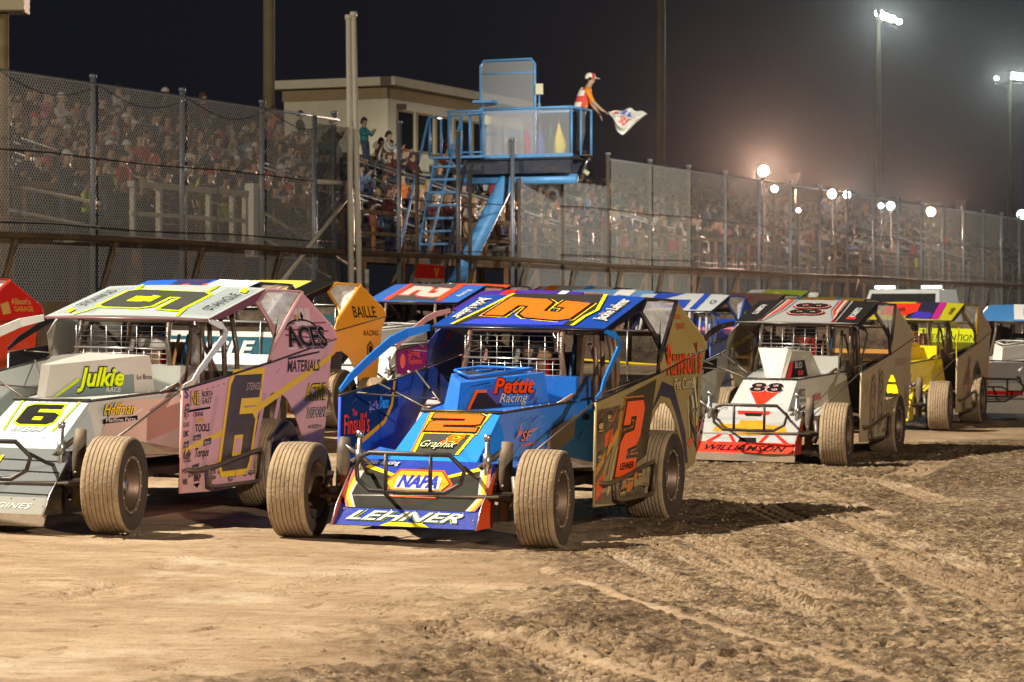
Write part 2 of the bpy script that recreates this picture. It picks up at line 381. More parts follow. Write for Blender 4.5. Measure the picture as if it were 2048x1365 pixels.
    tri=[(0,2,4),(2,1,4),(1,3,4),(3,0,4),(2,0,5),(1,2,5),(3,1,5),(0,3,5)]; k=0
    while k<3600:
        D=11.3+rng.random()**1.6*17; x=rng.uniform(-3.2,6.5); xx=np.interp(D,b[:,1],b[:,0])
        if x<xx+rng.normal()*.35: 
            if rng.random()>.02: continue
        if abs(x)/D>.2: continue
        s=.004+.011*rng.random()**3
        if D>18: s*=1.2
        q=base*s*(1+rng.uniform(-.35,.35,(6,3))); an=rng.random()*6.28; ca,sa=math.cos(an),math.sin(an)
        q=np.stack([q[:,0]*ca-q[:,1]*sa,q[:,0]*sa+q[:,1]*ca,q[:,2]*.7],-1)
        ix=int(np.searchsorted(gx,x)); iy=int(np.searchsorted(gy,D)); zz=Z[min(iy,ny-1),min(ix,nx-1)]
        q+=np.array([x,D,zz+s*.3]); n0=len(vs); vs+=q.tolist(); fs+=[tuple(n0+i for i in f) for f in tri]; k+=1
    me2=bpy.data.meshes.new('dirt_clods'); me2.from_pydata(vs,[],fs)
    me2.materials.append(mat('clod_clay',(.27,.195,.11),.95,0,0,0,.3,90,.35)); o2=bpy.data.objects.new('dirt_clods',me2); COL.objects.link(o2)
    tag(o2,'loose crumbs and clods of damp clay scattered over the churned dirt','dirt clods',kind='stuff')
build_ground()
# ---------------------------------------------------------------- race cars (local: x forward from front axle, y to the car's left, z up)
def plane_fn(P0,U,V,nor):
    P0=Vector(P0); U=Vector(U); V=Vector(V); nor=Vector(nor).normalized()
    return lambda u,v,l=.003: P0+U*u+V*v+nor*l
def tri_plane_y(a,b,c):
    a,b,c=map(Vector,(a,b,c)); n=(b-a).cross(c-a)
    if n.y<0: n=-n
    n.normalize()
    return a,n
RP=dict(f=(-2.04,1.465),r=(-3.18,1.712),h=.69)
rs=Vector((RP['f'][0]-RP['r'][0],0,RP['f'][1]-RP['r'][1])); RL=rs.length; rs.normalize(); rn=Vector((-rs.z,0,rs.x))
if rn.z<0: rn=-rn
RC=Vector(((RP['f'][0]+RP['r'][0])/2,0,(RP['f'][1]+RP['r'][1])/2))
def F_roof(u,v,l=.003): return RC+rs*u+Vector((0,1,0))*v+rn*(l+.018*(1-(v/.69)**2)+.012)     # u forward, v to the left
def F_roof_fromright(u,v,l=.003): return F_roof(u,v,l)
def F_roof_fromleft(u,v,l=.003): return F_roof(-u,-v,l)
YB=.95
def F_left(d,z,l=.003): return Vector((-d,YB+l,z))
def F_rin(d,z,l=.003): return Vector((-d,-YB+.006+l,z))
sa,sn=tri_plane_y((-2.66,.95,1.2),(-3.62,.82,1.69),(-4.08,.94,1.36))
def F_sail(d,z,l=.003):
    x=-d; y=sa.y-(sn.x*(x-sa.x)+sn.z*(z-sa.z))/sn.y; return Vector((x,y,z))+sn*l
def F_sailR(d,z,l=.003):   # inner face of the right sail, seen from the left
    return Vector((-d,-.948+(z-1.14)*.70,z))+Vector((0,1,0))*(l+.012)
# nose (crease to tip) u across (+left as seen reading from front => reader's right is car's left), v up
NT=[Vector((-.82,0,.865)),Vector((-.30,0,.585))]; nv=(NT[0]-NT[1]); NL=nv.length; nv.normalize(); nn=Vector((-nv.z,0,nv.x)); nn= nn if nn.z>0 else -nn; NL/=1.55
NVS=1.55
def F_nose(u,v,l=.003): return NT[1]+nv*v*NVS+Vector((0,1,0))*u+nn*l
PL=[Vector((-.10,0,.555)),Vector((.20,0,.235)),Vector((.31,0,.125))]
def mkp(a,b):
    d=(a-b); L_=d.length; d.normalize(); n=Vector((-d.z,0,d.x)); n=n if n.x>0 else -n
    return (lambda u,v,l=.003: b+d*v+Vector((0,1,0))*u+n*l),L_
F_plow,PLL=mkp(PL[0],PL[1]); F_lip,LPL=mkp(PL[1],PL[2])
hs0=Vector((-.86,.295,.72)); hs1=Vector((-2.3,.52,.72)); hd=(hs1-hs0).normalized(); hn=Vector((0,0,1)).cross(hd); hn= hn if hn.y>0 else -hn
def F_hood(d,z,l=.003): return Vector((-.5,.262,0))+hd*d+Vector((0,0,z))+hn*(l+.012)
def make_car(label,S,px,py,th,roll=.85,cat='race car',group='dirt modified race cars lined up on the track',D=None,pos=None):
    th=R(th); 
    if pos is None:
        X,Dd=on_ground(px,py)   # left front tyre contact
        Xo=X-math.cos(th)*.9; Do=Dd+math.sin(th)*.9
    else: Xo,Do=pos
    root=empty('race_car',(Xo,Do,gz(Xo,Do)+S.get('dz',0)))
    root.rotation_mode='XYZ'; yaw=math.atan2(-math.cos(th),-math.sin(th))
    root.matrix_world=Matrix.Translation(root.location)@Matrix.Rotation(yaw,4,'Z')@Matrix.Rotation(-R(roll),4,'X')
    tag(root,label,cat,group)
    lod=S.get('lod',2)
    bodyc=paint(S['body'],S.get('dirt',.15),.0); hood=paint(S['hood'],.12); nosec=matte(S.get('nose',S['hood']),.08); plowc=matte(S.get('plow',S['hood']),.12)
    left=mud(S['left'],S.get('mud',.5)); roofc=paint(S['roof'],.12); rin=paint(S.get('rin',S['body']),.15); trim=paint(S.get('trim',S['body']),.1)
    sailc=mud(S.get('sail',S['left']),S.get('mud',.5)*.9)
    # ---- side panels
    for sg,nm in ((1,'left'),(-1,'right')):
        Lm=left if sg==1 else rin; b=MB(); Y=YB*sg; xf_=-1.0 if sg==1 else -.84
        out=[(xf_,.955),(xf_+.02,.21),(-1.64,.19),(-2.4,.21),(-2.27,.5),(-2.33,.62),(-2.44,.74),(-2.56,.83),(-2.70,.895),(-2.85,.90),(-3.02,.84),(-3.18,.72),(-3.34,.55),(-3.44,.33),(-3.77,.38),(-3.84,.48),(-3.98,1.17),(-4.08,1.30),(-2.64,1.13),(-1.6,1.02)]
        pts=[(x,Y,z) for x,z in out]
        b.poly(pts,Lm,.006,out=(0,1,0))
        b.tube([(xf_,Y,.955),(xf_+.02,Y,.21)],.011,S.get('edge',CHROME) if sg==-1 else left,6)
        b.tube([(xf_,Y+.004*sg,.965),(-1.6,Y+.004*sg,1.025),(-2.64,Y+.004*sg,1.135)],.010,BLACKM if S.get('dark_edge',1) else CHROME,6)
        if sg==1:
            b.tube([(-1.98,Y+.006,.27),(-1.98,Y+.006,.98)],.0025,BLACKM,4)
            rv=mat('rivet',(.25,.24,.22),.4,.7,.3)
            if lod>1:
                for q in range(14):
                    x=-1.05-q*.1; z=.93+(-x-1)*.105
                    b.tube([(x,Y,z-.02),(x,Y+.004,z-.02)],.007,rv,6)
                for q in range(7): b.tube([(-3.95+.0*q,Y,.55+q*.09),(-3.95,Y+.004,.55+q*.09)],.006,rv,6)
            for d in S.get('dec_left',[]): d(b,F_left)
        else:
            for d in S.get('dec_rin',[]): d(b,F_rin)
        o=b.build('side_panel',root)
        if sg==1 and S.get('left_label'): o['label']=S['left_label']
        b=MB(); fn=F_sail if sg==1 else (lambda d,z,l=0: Vector((F_sail(d,z,0).x,-F_sail(d,z,0).y,F_sail(d,z,0).z)))
        pp=[fn(d,z,0) for d,z in [(2.64,1.138),(4.08,1.308),(4.08,1.40),(3.63,1.685),(2.75,1.285)]]
        if sg==-1: pp=[Vector(q) for q in [(-2.64,-.948,1.138),(-4.08,-.948,1.308),(-4.08,-.94,1.40),(-3.63,-.82,1.685),(-3.17,-.69,1.70),(-2.28,-.70,1.47),(-2.42,-.86,1.33)]]
        if sg==-1: pp=pp[::-1]
        sm_=sailc if sg==1 else paint(S.get('sailin',S['body']),.2); b.poly(pp,sm_,.005,out=(0,1,0))
        b.tube([fn(2.64,1.14,0),fn(4.08,1.31,0)],.007,BLACKM,5)
        b.tube([pp[1],pp[2],pp[3],pp[4]] if sg==1 else [pp[0],pp[1],pp[2],pp[3]],.007,sm_,5)
        dd=S.get('dec_sail' if sg==1 else 'dec_sailin',[])
        for d in dd: d(b,F_sail if sg==1 else F_sailR)
        b.build('sail_panel',root)
        # window frame with plexiglass between roof and sail
        if sg==-1: continue
        b=MB(); yy=lambda p:(p[0],p[1]*sg,p[2])
        outer=[(-3.17,.69,1.70),(-3.62,.82,1.69),(-2.76,.94,1.285),(-2.64,.95,1.14),(-2.93,.885,1.32),(-3.0,.80,1.45),(-2.96,.71,1.60)]
        inner=[(-3.20,.722,1.655),(-3.50,.80,1.655),(-3.50,.82,1.60),(-3.06,.885,1.40),(-3.09,.83,1.50),(-3.07,.745,1.59)]
        b.tube([yy(p) for p in outer],.021,paint(S.get('frame',S.get('trim',S['body'])),.2),6,closed=True,smooth=False)
        fm_=paint(S.get('frame',S.get('trim',S['body'])),.2)
        b.poly([outer[2],outer[3],outer[4]],fm_,.006,out=(0,1,0)); b.poly([outer[4],outer[5],(-3.06,.86,1.42)],fm_,.006,out=(0,1,0))
        o=b.build('window_frame',root)
        b=MB(); cen=Vector((-3.22,.80,1.56)); L_=[Vector(outer[q]) for q in (0,1,2,4,5,6)]
        b.add([cen]+L_,[(0,q+1,(q+1)%6+1) for q in range(6)],glass('scratched_plexiglass',(.85,.85,.83),.85,.35)); b.build('side_window',o)
    # pillars/trim strips
    b=MB(); w_=.045
    def strip(path,m,wd=.05,side=1):
        P=[Vector(p) for p in path]; vs=[]; th_=Vector((0,.012*side,0))
        for i,p in enumerate(P):
            t=(P[min(i+1,len(P)-1)]-P[max(i-1,0)]).normalized(); n=t.cross(Vector((0,1,0))).normalized(); ww=wd[i] if isinstance(wd,list) else wd
            vs+= [p+n*ww/2,p-n*ww/2,p-n*ww/2-th_,p+n*ww/2-th_]
        fs=[]
        for i in range(len(P)-1):
            for j in range(4):
                a=i*4+j; c=i*4+(j+1)%4; fs.append((a,c,c+4,a+4))
        fs+=[(0,3,2,1),(len(vs)-4,len(vs)-3,len(vs)-2,len(vs)-1)]
        b.add(vs,fs,m)
    if S.get('boomerang',1):
        strip([(-2.06,.70,1.455),(-2.17,.74,1.425),(-2.21,.77,1.385),(-2.15,.79,1.34),(-1.85,.82,1.22),(-1.5,.86,1.08),(-1.3,.90,1.0),(-1.05,.94,.965)],trim,[.03,.06,.08,.07,.055,.05,.055,.06],1)
        b.build('pillar_trim',root)
    b=MB(); strip([(-.80,-.945,1.0),(-.98,-.94,1.09),(-1.35,-.93,1.225),(-1.7,-.90,1.355),(-1.9,-.84,1.42),(-2.06,-.72,1.462)],trim,[.03,.06,.07,.075,.07,.05],-1); b.build('pillar_trim',root)
    # ---- roof
    b=MB(); n=8; vs=[]
    for lft in (0,-.014):
        for u in (-RL/2,0,RL/2):
            for j in range(n+1): vs.append(F_roof(u,-.69+1.38*j/n,lft-.004))
    k=n+1; fs=[]
    for i in range(2):
        for j in range(n):
            a=i*k+j; fs.append((a,a+1,a+1+k,a+k)); a+=3*k; fs.append((a,a+k,a+1+k,a+1))
    for j in range(n): fs.append((j,3*k+j,3*k+j+1,j+1)); a=2*k+j; fs.append((a,a+1,a+1+3*k,a+3*k))
    for i in range(2):
        a=i*k; fs.append((a,a+k,a+k+3*k,a+3*k)); a=i*k+n; fs.append((a,a+3*k,a+4*k,a+k))
    b.add(vs,fs,roofc)
    und=paint(S.get('roofedge','15151c'),.1)
    for s in (1,-1):   # folded side flange
        b.poly([F_roof(RL/2,s*.69,-.006),F_roof(-RL/2,s*.69,-.006),F_roof(-RL/2,s*.70,-.085),F_roof(RL/2-.05,s*.70,-.04)],und,.008)
    b.tube([F_roof(RL/2,-.69,-.012),F_roof(RL/2,.69,-.012)],.010,und,6)
    for d in S.get('dec_roof',[]): d(b,F_roof)
    b.build('roof',root)
    if S.get('roofonly'): pass
    # ---- hood
    b=MB(); A=(-.82,.295,.865); A2=(-.82,-.295,.865)
    for s in (1,-1):
        m=hood
        b.poly([(-.82,s*.295,.865),(-2.3,s*.52,.935),(-2.3,s*.60,.45),(-1.0,s*.36,.42),(-.3,s*.27,.5)],m,.006,out=(0,s,0))
    b.poly([(-.82,-.295,.865),(-.82,.295,.865),(-2.3,.52,.935),(-2.3,-.52,.935)],hood,.008,out=(0,0,1))
    b.tube([(-.815,-.31,.873),(-.815,.31,.873)],.012,BLACKM,8)
    b.tube([(-.83,.30,.870),(-2.3,.525,.94)],.010,BLACKM,6); b.tube([(-.83,-.30,.870),(-2.3,-.525,.94)],.008,BLACKM,6)
    b.box((-3.35,-.6,.93),(-3.95,.6,.955),BLACKM)
    if lod>1:
        for q in range(9):
            x=-.95-q*.14; y=.295+(.225)*(-x-.82)/1.48
            b.tube([(x,y-.03,.87+(-x-.82)*.047),(x,y-.03,.878+(-x-.82)*.047)],.008,CHROME,6)
    for d in S.get('dec_hood',[]): d(b,F_hood)
    b.build('hood',root)
    # ---- nose
    b=MB()
    b.poly([F_nose(-.2,0,0),F_nose(.2,0,0),F_nose(.235,NL,0),F_nose(-.235,NL,0)],nosec,.006,out=(1,0,1))
    for s in (1,-1):
        q=[F_nose(s*.2,0,0),(-.18,s*.33,.52),(-.82,s*.297,.80),(-.82,s*.295,.862),F_nose(s*.235,NL,0)]
        b.poly(q,nosec,.005,out=(.5,s,.5))
        q=[(-.18,s*.33,.52),(-.3,s*.34,.47),(-1.0,s*.37,.42),(-.82,s*.30,.80)]; b.poly(q,nosec,.004,out=(0,s,0))
        q=[(-.10,s*.52,.553),(-.36,s*.62,.50),(-.85,s*.64,.60),(-.9,s*.42,.56),(-.3,s*.3,.54)]; b.poly(q,hood,.006,out=(0,0,1))
        q=[(-.36,s*.62,.50),(-.9,s*.92,.50),(-1.5,s*.93,.48),(-1.5,s*.5,.5),(-.85,s*.64,.60)]; b.poly(q,paint(S.get('deck','101010'),.3),.005,out=(0,0,1))
    b.poly([(-.30,-.2,.583),(-.18,-.33,.53),(-.10,-.52,.556),(-.10,.52,.556),(-.18,.33,.53),(-.30,.2,.583)],nosec,.005,out=(0,0,1))
    if S.get('shield'): pass
    if lod>1:
        for q in range(8):
            for u_,v_ in ((-.21+q*.06,NL*.95),):
                c_=F_nose(u_,v_,0); b.tube([c_,c_+nn*.005],.006,CHROME,6)
    for d in S.get('dec_nose',[]): d(b,F_nose)
    b.build('nose',root)
    # ---- plow / front wing
    b=MB(); hw=.52
    b.poly([F_plow(-hw,0,0),F_plow(hw,0,0),F_plow(hw,PLL,0),F_plow(-hw,PLL,0)],plowc,.006,out=(1,0,1))
    b.poly([F_lip(-hw,0,0),F_lip(hw,0,0),F_lip(hw,LPL,0),F_lip(-hw,LPL,0)],matte(S.get('lip',S.get('plow',S['hood'])),.15),.006,out=(1,0,1))
    for s in (1,-1):
        e=paint(S.get('wing',S['hood']),.2)
        q=[(-.16,s*.525,.60),(.235,s*.525,.26),(.34,s*.525,.12),(.0,s*.53,.12),(-.05,s*.53,.35)]
        b.poly(q,e,.006,out=(0,s,0)); b.tube([(-.16,s*.525,.60),(.235,s*.525,.26),(.34,s*.525,.12)],.006,CHROME,5)
    if S.get('skirt'): b.poly([(.31,-.54,.125),(.35,-.54,.045),(.35,.54,.045),(.31,.54,.125)][::-1],mat('rubber_skirt',(.05,.05,.05),.8,0,.4,0,.2,20),.008)
    if lod>1:
        for q in range(12):
            c_=F_lip(-.48+q*.087,LPL*.5,0) if q%2 else F_lip(-.48+q*.087,LPL*.9,0); b.tube([c_,c_+Vector((.004,0,.004))],.006,CHROME,6)
    for d in S.get('dec_plow',[]): d(b,F_plow)
    for d in S.get('dec_lip',[]): d(b,F_lip)
    b.build('front_wing',root)
    # ---- bumper
    b=MB(); zt,zb,xb=.63,.375,.45; y0,y1=-.30,.47; bc=S.get('bumper',BLACKM)
    b.tube([(xb-.03,y0+.02,zt-.03),(xb,y0+.10,zt),(xb+.02,(y0+y1)/2,zt),(xb,y1-.10,zt),(xb-.03,y1,zt-.10),(xb-.03,y1-.03,zb+.06),(xb,y1-.13,zb),(xb+.02,(y0+y1)/2,zb-.005),(xb,y0+.10,zb),(xb-.03,y0,zb+.07),(xb-.03,y0-.01,zt-.10)],.0165,bc,8,closed=True)
    for y in (y0+.22,y1-.23): b.tube([(xb+.01,y,zt),(xb+.01,y,zb)],.0145,bc,8)
    b.tube([(xb-.03,y0+.03,zt-.06),(.1,y0-.06,.47),(-.2,y0-.06,.42)],.014,bc,8); b.tube([(xb-.03,y1-.01,zt-.08),(.1,y1-.04,.47),(-.2,y1-.06,.42)],.014,bc,8)
    b.build('front_bumper',root)
    # ---- engine cover / scoop
    sp=S.get('scoop',dict(kind='v',c=S['hood'])); b=MB(); c=paint(sp['c'],.12); ry=sp.get('ry',-.1)
    h0=.875
    bot=[(-1.20,-.28,h0),(-1.0,ry,h0),(-1.03,ry+sp.get('fw',0),h0),(-1.95,.30,h0),(-2.0,-.30,h0)]
    zt_=sp.get('zt',1.07)
    top=[(-1.34,-.27,zt_+.06),(-1.07,ry,zt_),(-1.10,ry+sp.get('fw',0)*1.2,zt_),(-1.90,.27,zt_+.07),(-1.95,-.27,zt_+.08)]
    if sp['kind']=='hump':
        bot=[(-1.06,-.10,h0),(-1.05,.06,h0),(-1.07,.10,h0),(-1.9,.34,h0),(-1.9,-.32,h0)]; top=[(-1.25,-.24,zt_+.06),(-1.22,.10,zt_+.06),(-1.24,.14,zt_+.03),(-1.75,.24,zt_+.02),(-1.8,-.27,zt_+.05)]
    n=5
    b.add(bot+top,[(i,(i+1)%n,n+(i+1)%n,n+i) for i in range(n)]+[tuple(n+i for i in range(n))],c)
    if sp['kind']=='v' and lod>0:
        zc=zt_+.075
        q=[top[0],(top[1][0]-.18,top[1][1]-.02,zt_+.012),(top[3][0],top[3][1]-.05,zt_+.072),top[4]]
        inn=[(Vector(p)+Vector((0,0,.004))) for p in q]; cx_=sum((v for v in inn),Vector())/4
        b.poly([cx_+(v-cx_)*.82 for v in inn],DARK,.002)
        b.tube([cx_+(v-cx_)*.9+Vector((0,0,.02)) for v in inn],.012,c,5,closed=True)
        b.tube([cx_+(inn[0]-cx_)*.0+Vector((.15,0,.02)),cx_+Vector((-.2,.0,.02))],.01,c,5)
    p0,p1=Vector(bot[2]),Vector(bot[3]); du=(p1-p0).normalized(); t0=Vector(top[2]); dv=(t0-p0); dv=(dv-du*dv.dot(du)).normalized(); nn_=du.cross(dv); nn_= nn_ if nn_.y>0 else -nn_
    F_sc=lambda u,v,l=.003: p0+du*u+dv*v+nn_*(l+.016)
    for d in S.get('dec_scoop',[]): d(b,F_sc)
    b.build('engine_cover',root)
    if lod>1:   # side air box behind the cover
        b=MB(); b.box((-2.35,.12,.92),(-1.96,.50,1.11),hood); b.build('cowl',root)
    # ---- roll cage
    b=MB(); cg=paint(S.get('cage','5a4a46'),.3)
    for y in (.36,-.38): b.tube([(-1.98,y*1.2,.90),(-2.02,y,1.3),(-2.06,y,1.46)],.022,cg)
    b.tube([(-2.55,.62,.9),(-2.55,.60,1.3),(-2.62,.52,1.54)],.022,cg); b.tube([(-2.55,-.62,.9),(-2.55,-.60,1.3),(-2.62,-.52,1.54)],.022,cg)
    b.tube([(-2.15,.60,.93),(-2.13,.60,1.44)],.02,cg); b.tube([(-2.28,.62,.93),(-2.22,.62,1.44)],.02,cg)
    b.tube([(-3.1,.5,.5),(-3.05,.5,1.2),(-3.0,.45,1.62)],.022,cg); b.tube([(-3.1,-.5,.5),(-3.05,-.5,1.2),(-3.0,-.45,1.62)],.022,cg)
    b.tube([(-2.15,.5,1.40),(-2.05,.5,1.0),(-1.75,.42,.9)],.018,cg)
    b.tube([(-2.3,.5,1.35),(-2.95,.5,.8)],.016,cg); b.tube([(-2.6,-.55,1.45),(-3.7,-.5,.95)],.016,cg)
    b.tube([(-2.06,.36,1.455),(-2.06,-.38,1.455)],.018,cg); b.tube([(-3.0,.45,1.6),(-3.0,-.45,1.6)],.018,cg); b.tube([(-2.06,.4,1.45),(-3.0,.45,1.61)],.018,cg); b.tube([(-2.06,-.4,1.45),(-3.0,-.45,1.61)],.018,cg)
    b.build('roll_cage',root)
    for q0,q1 in (((-1.05,-.9,.98),(-1.5,-.44,.93)),((-1.55,-.93,1.04),(-1.0,-.33,.88)),((-2.35,-.93,1.12),(-1.5,-.42,.92)),((-1.0,.93,.95),(-.35,.58,.52)),((-2.62,.94,1.13),(-2.2,.62,.98))):
        b=MB(); b.tube([q0,q1],.008,TUBE,5); b.build('brace_rod',root)
    # ---- windscreen grille
    if lod>1:
        b=MB(); gx0=-2.0
        for q in range(11): z=.99+q*.042; b.tube([(gx0,-.40,z),(gx0,.37,z)],.0032,CHROME if q<6 else BLACKM,4)
        for q in range(13): y=-.40+q*.064; b.tube([(gx0,y,.95),(gx0,y,1.22 if q%2 else 1.41)],.0032,CHROME,4)
        b.tube([(gx0,-.41,.95),(gx0,.38,.95),(gx0,.38,1.24),(gx0,-.41,1.24)],.008,CHROME,5,closed=True)
        b.build('windscreen_grille',root)
    # ---- interior: seat, floor, firewall, engine, fuel tank
    b=MB(); b.box((-3.3,-.55,.30),(-.5,.55,.36),DARK); b.box((-1.7,-.26,.36),(-1.0,.26,.80),mat('engine_block',(.08,.08,.085),.5,.6,.4,0,.4,25)); 
    b.box((-4.0,-.40,.42),(-3.35,.40,.86),BLACKM); b.poly([(-3.0,-.6,.4),(-3.0,.6,.4),(-3.05,.6,1.05),(-3.05,-.6,1.05)],BLACKM,.01)
    b.tube([(-3.9,-.4,.3),(.1,-.33,.3)],.03,BLACKM); b.tube([(-3.9,.4,.3),(.1,.33,.3)],.03,BLACKM); b.tube([(.1,-.33,.3),(.1,.33,.3)],.03,BLACKM)
    b.build('chassis',root)
    b=MB(); sm2=paint(S.get('seat','1a1a1a'),.1)
    b.poly([(-2.62,-.22,.55),(-2.62,.22,.55),(-2.86,.24,1.28),(-2.86,-.24,1.28)],sm2,.05); b.box((-2.62,-.24,.48),(-2.2,.24,.56),sm2)
    for s in (1,-1): b.poly([(-2.6,s*.25,.6),(-2.35,s*.27,.75),(-2.6,s*.27,1.1),(-2.65,s*.26,1.42),(-2.86,s*.25,1.42),(-2.80,s*.25,.7)],sm2,.03)
    b.build('seat',root)
    b=MB(); Mw=Matrix.Translation((-2.22,.0,1.05))@Matrix.Rotation(R(-62),4,'Y')
    b.tube([Mw@Vector((math.cos(a)*.17,math.sin(a)*.17,0)) for a in [2*PI*k_/16 for k_ in range(16)]],.014,BLACKM,6,closed=True)
    b.tube([Mw@Vector((-.17,0,0)),Mw@Vector((.17,0,0))],.01,CHROME,5); b.tube([Mw@Vector((0,0,0)),(-1.9,0,.9)],.015,CHROME,6); b.build('steering_wheel',root)
    if lod>1:
        for q,(y,x,m) in enumerate(((-.12,-2.3,'c8c8c0'),(-.02,-2.35,'b8b8b0'),(.30,-2.4,'3a8ad0'),(.2,-2.45,'d8a060'))):
            b=MB(); b.tube([(x,y,.95),(x-.03,y+.01,1.15),(x-.15,y,1.34)],.022 if q<2 else .014,paint(m,.2),8); b.build('air_hose',root)
        b=MB(); b.poly([(-2.0,-.42,.94),(-2.0,.40,.94),(-2.12,.40,1.08),(-2.12,-.42,1.08)],BLACKM,.01,out=(-1,0,0)); 
        for q in range(4): b.tube([(-2.13,-.2+q*.13,1.0),(-2.15,-.2+q*.13,1.0)],.035,CHROME,10)
        b.build('dashboard',root)
        b=MB(); 
        for s in (-1,1): b.poly([(-2.60,s*.10-.03,1.22),(-2.60,s*.10+.03,1.22),(-2.38,s*.06+.03,.80),(-2.38,s*.06-.03,.80)],paint('c02018',.1),.006)
        b.build('harness',root)
    b=MB(); b.poly([(-3.05,-.93,1.06),(-3.05,.93,1.06),(-4.0,.93,1.17),(-4.0,-.93,1.17)],paint(S.get('reardeck','181818'),.3),.01,out=(0,0,1))
    b.build('rear_deck',root)
    b=MB(); b.poly([(-4.0,-.92,.93),(-4.0,.92,.93),(-4.03,.92,1.44),(-4.03,-.92,1.44)],paint(S.get('spoiler','1b1b1e'),.3),.008,out=(1,0,0))
    for y in (-.9,-.3,.3,.9): b.tube([(-3.99,y,.95),(-4.02,y,1.45)],.007,CHROME,5)
    b.tube([(-4.02,-.92,1.445),(-4.02,.92,1.445)],.009,CHROME,5)
    for d in S.get('dec_rear',[]): d(b,plane_fn((-4.0,0,.93),(0,1,0),(-.058,0,1),(1,0,0)))
    b.build('rear_spoiler',root)
    b=MB(); yr=S.get('rail','1a1614')
    rm=paint(yr,.4)
    for s in (1,-1):
        b=MB(); yb_=s*1.0
        b.tube([(-1.05,s*.9,.38),(-1.15,yb_,.37),(-1.5,yb_,.385),(-2.15,yb_,.455),(-2.36,yb_,.47),(-2.40,yb_,.44),(-2.37,yb_,.25),(-2.32,yb_,.225),(-1.5,yb_,.23),(-1.40,yb_,.25),(-1.38,yb_,.37)],.017,rm,8)
        b.tube([(-1.5,yb_,.3),(-1.5,s*.5,.3)],.014,rm,6); b.tube([(-2.25,yb_,.3),(-2.25,s*.5,.3)],.014,rm,6)
        b.build('side_bumper',root)
    # ---- front suspension
    for s in (1,-1):
        b=MB(); b.tube([(-.02,s*.47,.30),(-.04,s*.47,.72)],.018,CHROME,8); b.tube([(-.04,s*.47,.52),(-.04,s*.47,.62)],.030,CHROME,10); b.tube([(-.04,s*.47,.71),(-.04,s*.47,.75)],.026,CHROME,10)
        b.tube([(-.03,s*.60,.16),(-.06,s*.60,.60),(-.08,s*.60,.70)],[.045,.048,.04],mat('shock_boot',(.035,.035,.03),.6,0,.35,0,.1,20),12)
        b.tube([(-.05,s*.60,.66),(-.08,s*.38,.50)],.02,TUBE,6)
        b.build('shock_absorber',root)
    b=MB(); b.tube([(0,-.74,.33),(0,.74,.33)],.035,TUBE,10); b.tube([(.12,-.7,.30),(.12,.7,.34)],.014,TUBE,6); b.tube([(0,.6,.4),(-1.2,.5,.4)],.014,TUBE,6); b.tube([(0,-.6,.4),(-1.2,-.5,.4)],.014,TUBE,6)
    for s in (1,-1): b.tube([(0,s*.66,.24),(0,s*.70,.33),(-.02,s*.68,.47)],.03,TUBE,8)
    b.build('front_axle',root)
    b=MB(); b.tube([(-2.75,-.74,.36),(-2.75,.74,.36)],.05,TUBE,10); b.tube([(-2.9,-.74,.50),(-2.9,.8,.50)],.02,TUBE,6)
    b.build('rear_axle',root)
    # ---- wheels
    for (x,y,rad,wd,st) in ((0,.90,.336,.28,S.get('steer',4)),(0,-.90,.336,.28,S.get('steer',4)),(-2.75,.90,.35,.32,0),(-2.75,-.88,.365,.38,0)):
        sg=1 if y>0 else -1
        T=wheel_mesh(rad,wd,x==0,lod)
        o=bpy.data.objects.new('tyre',T[0]); COL.objects.link(o); o.parent=root; o.location=(x,y,rad-.006)
        o.rotation_euler=(random.random()*6*0,random.uniform(0,6.28)*0,R(st*1.0)+(0 if sg==1 else PI)); 
        o2=bpy.data.objects.new('wheel_rim',T[1]); COL.objects.link(o2); o2.parent=o; o2.rotation_euler=(0,random.uniform(0,6.28),0)
    return root
WM={}
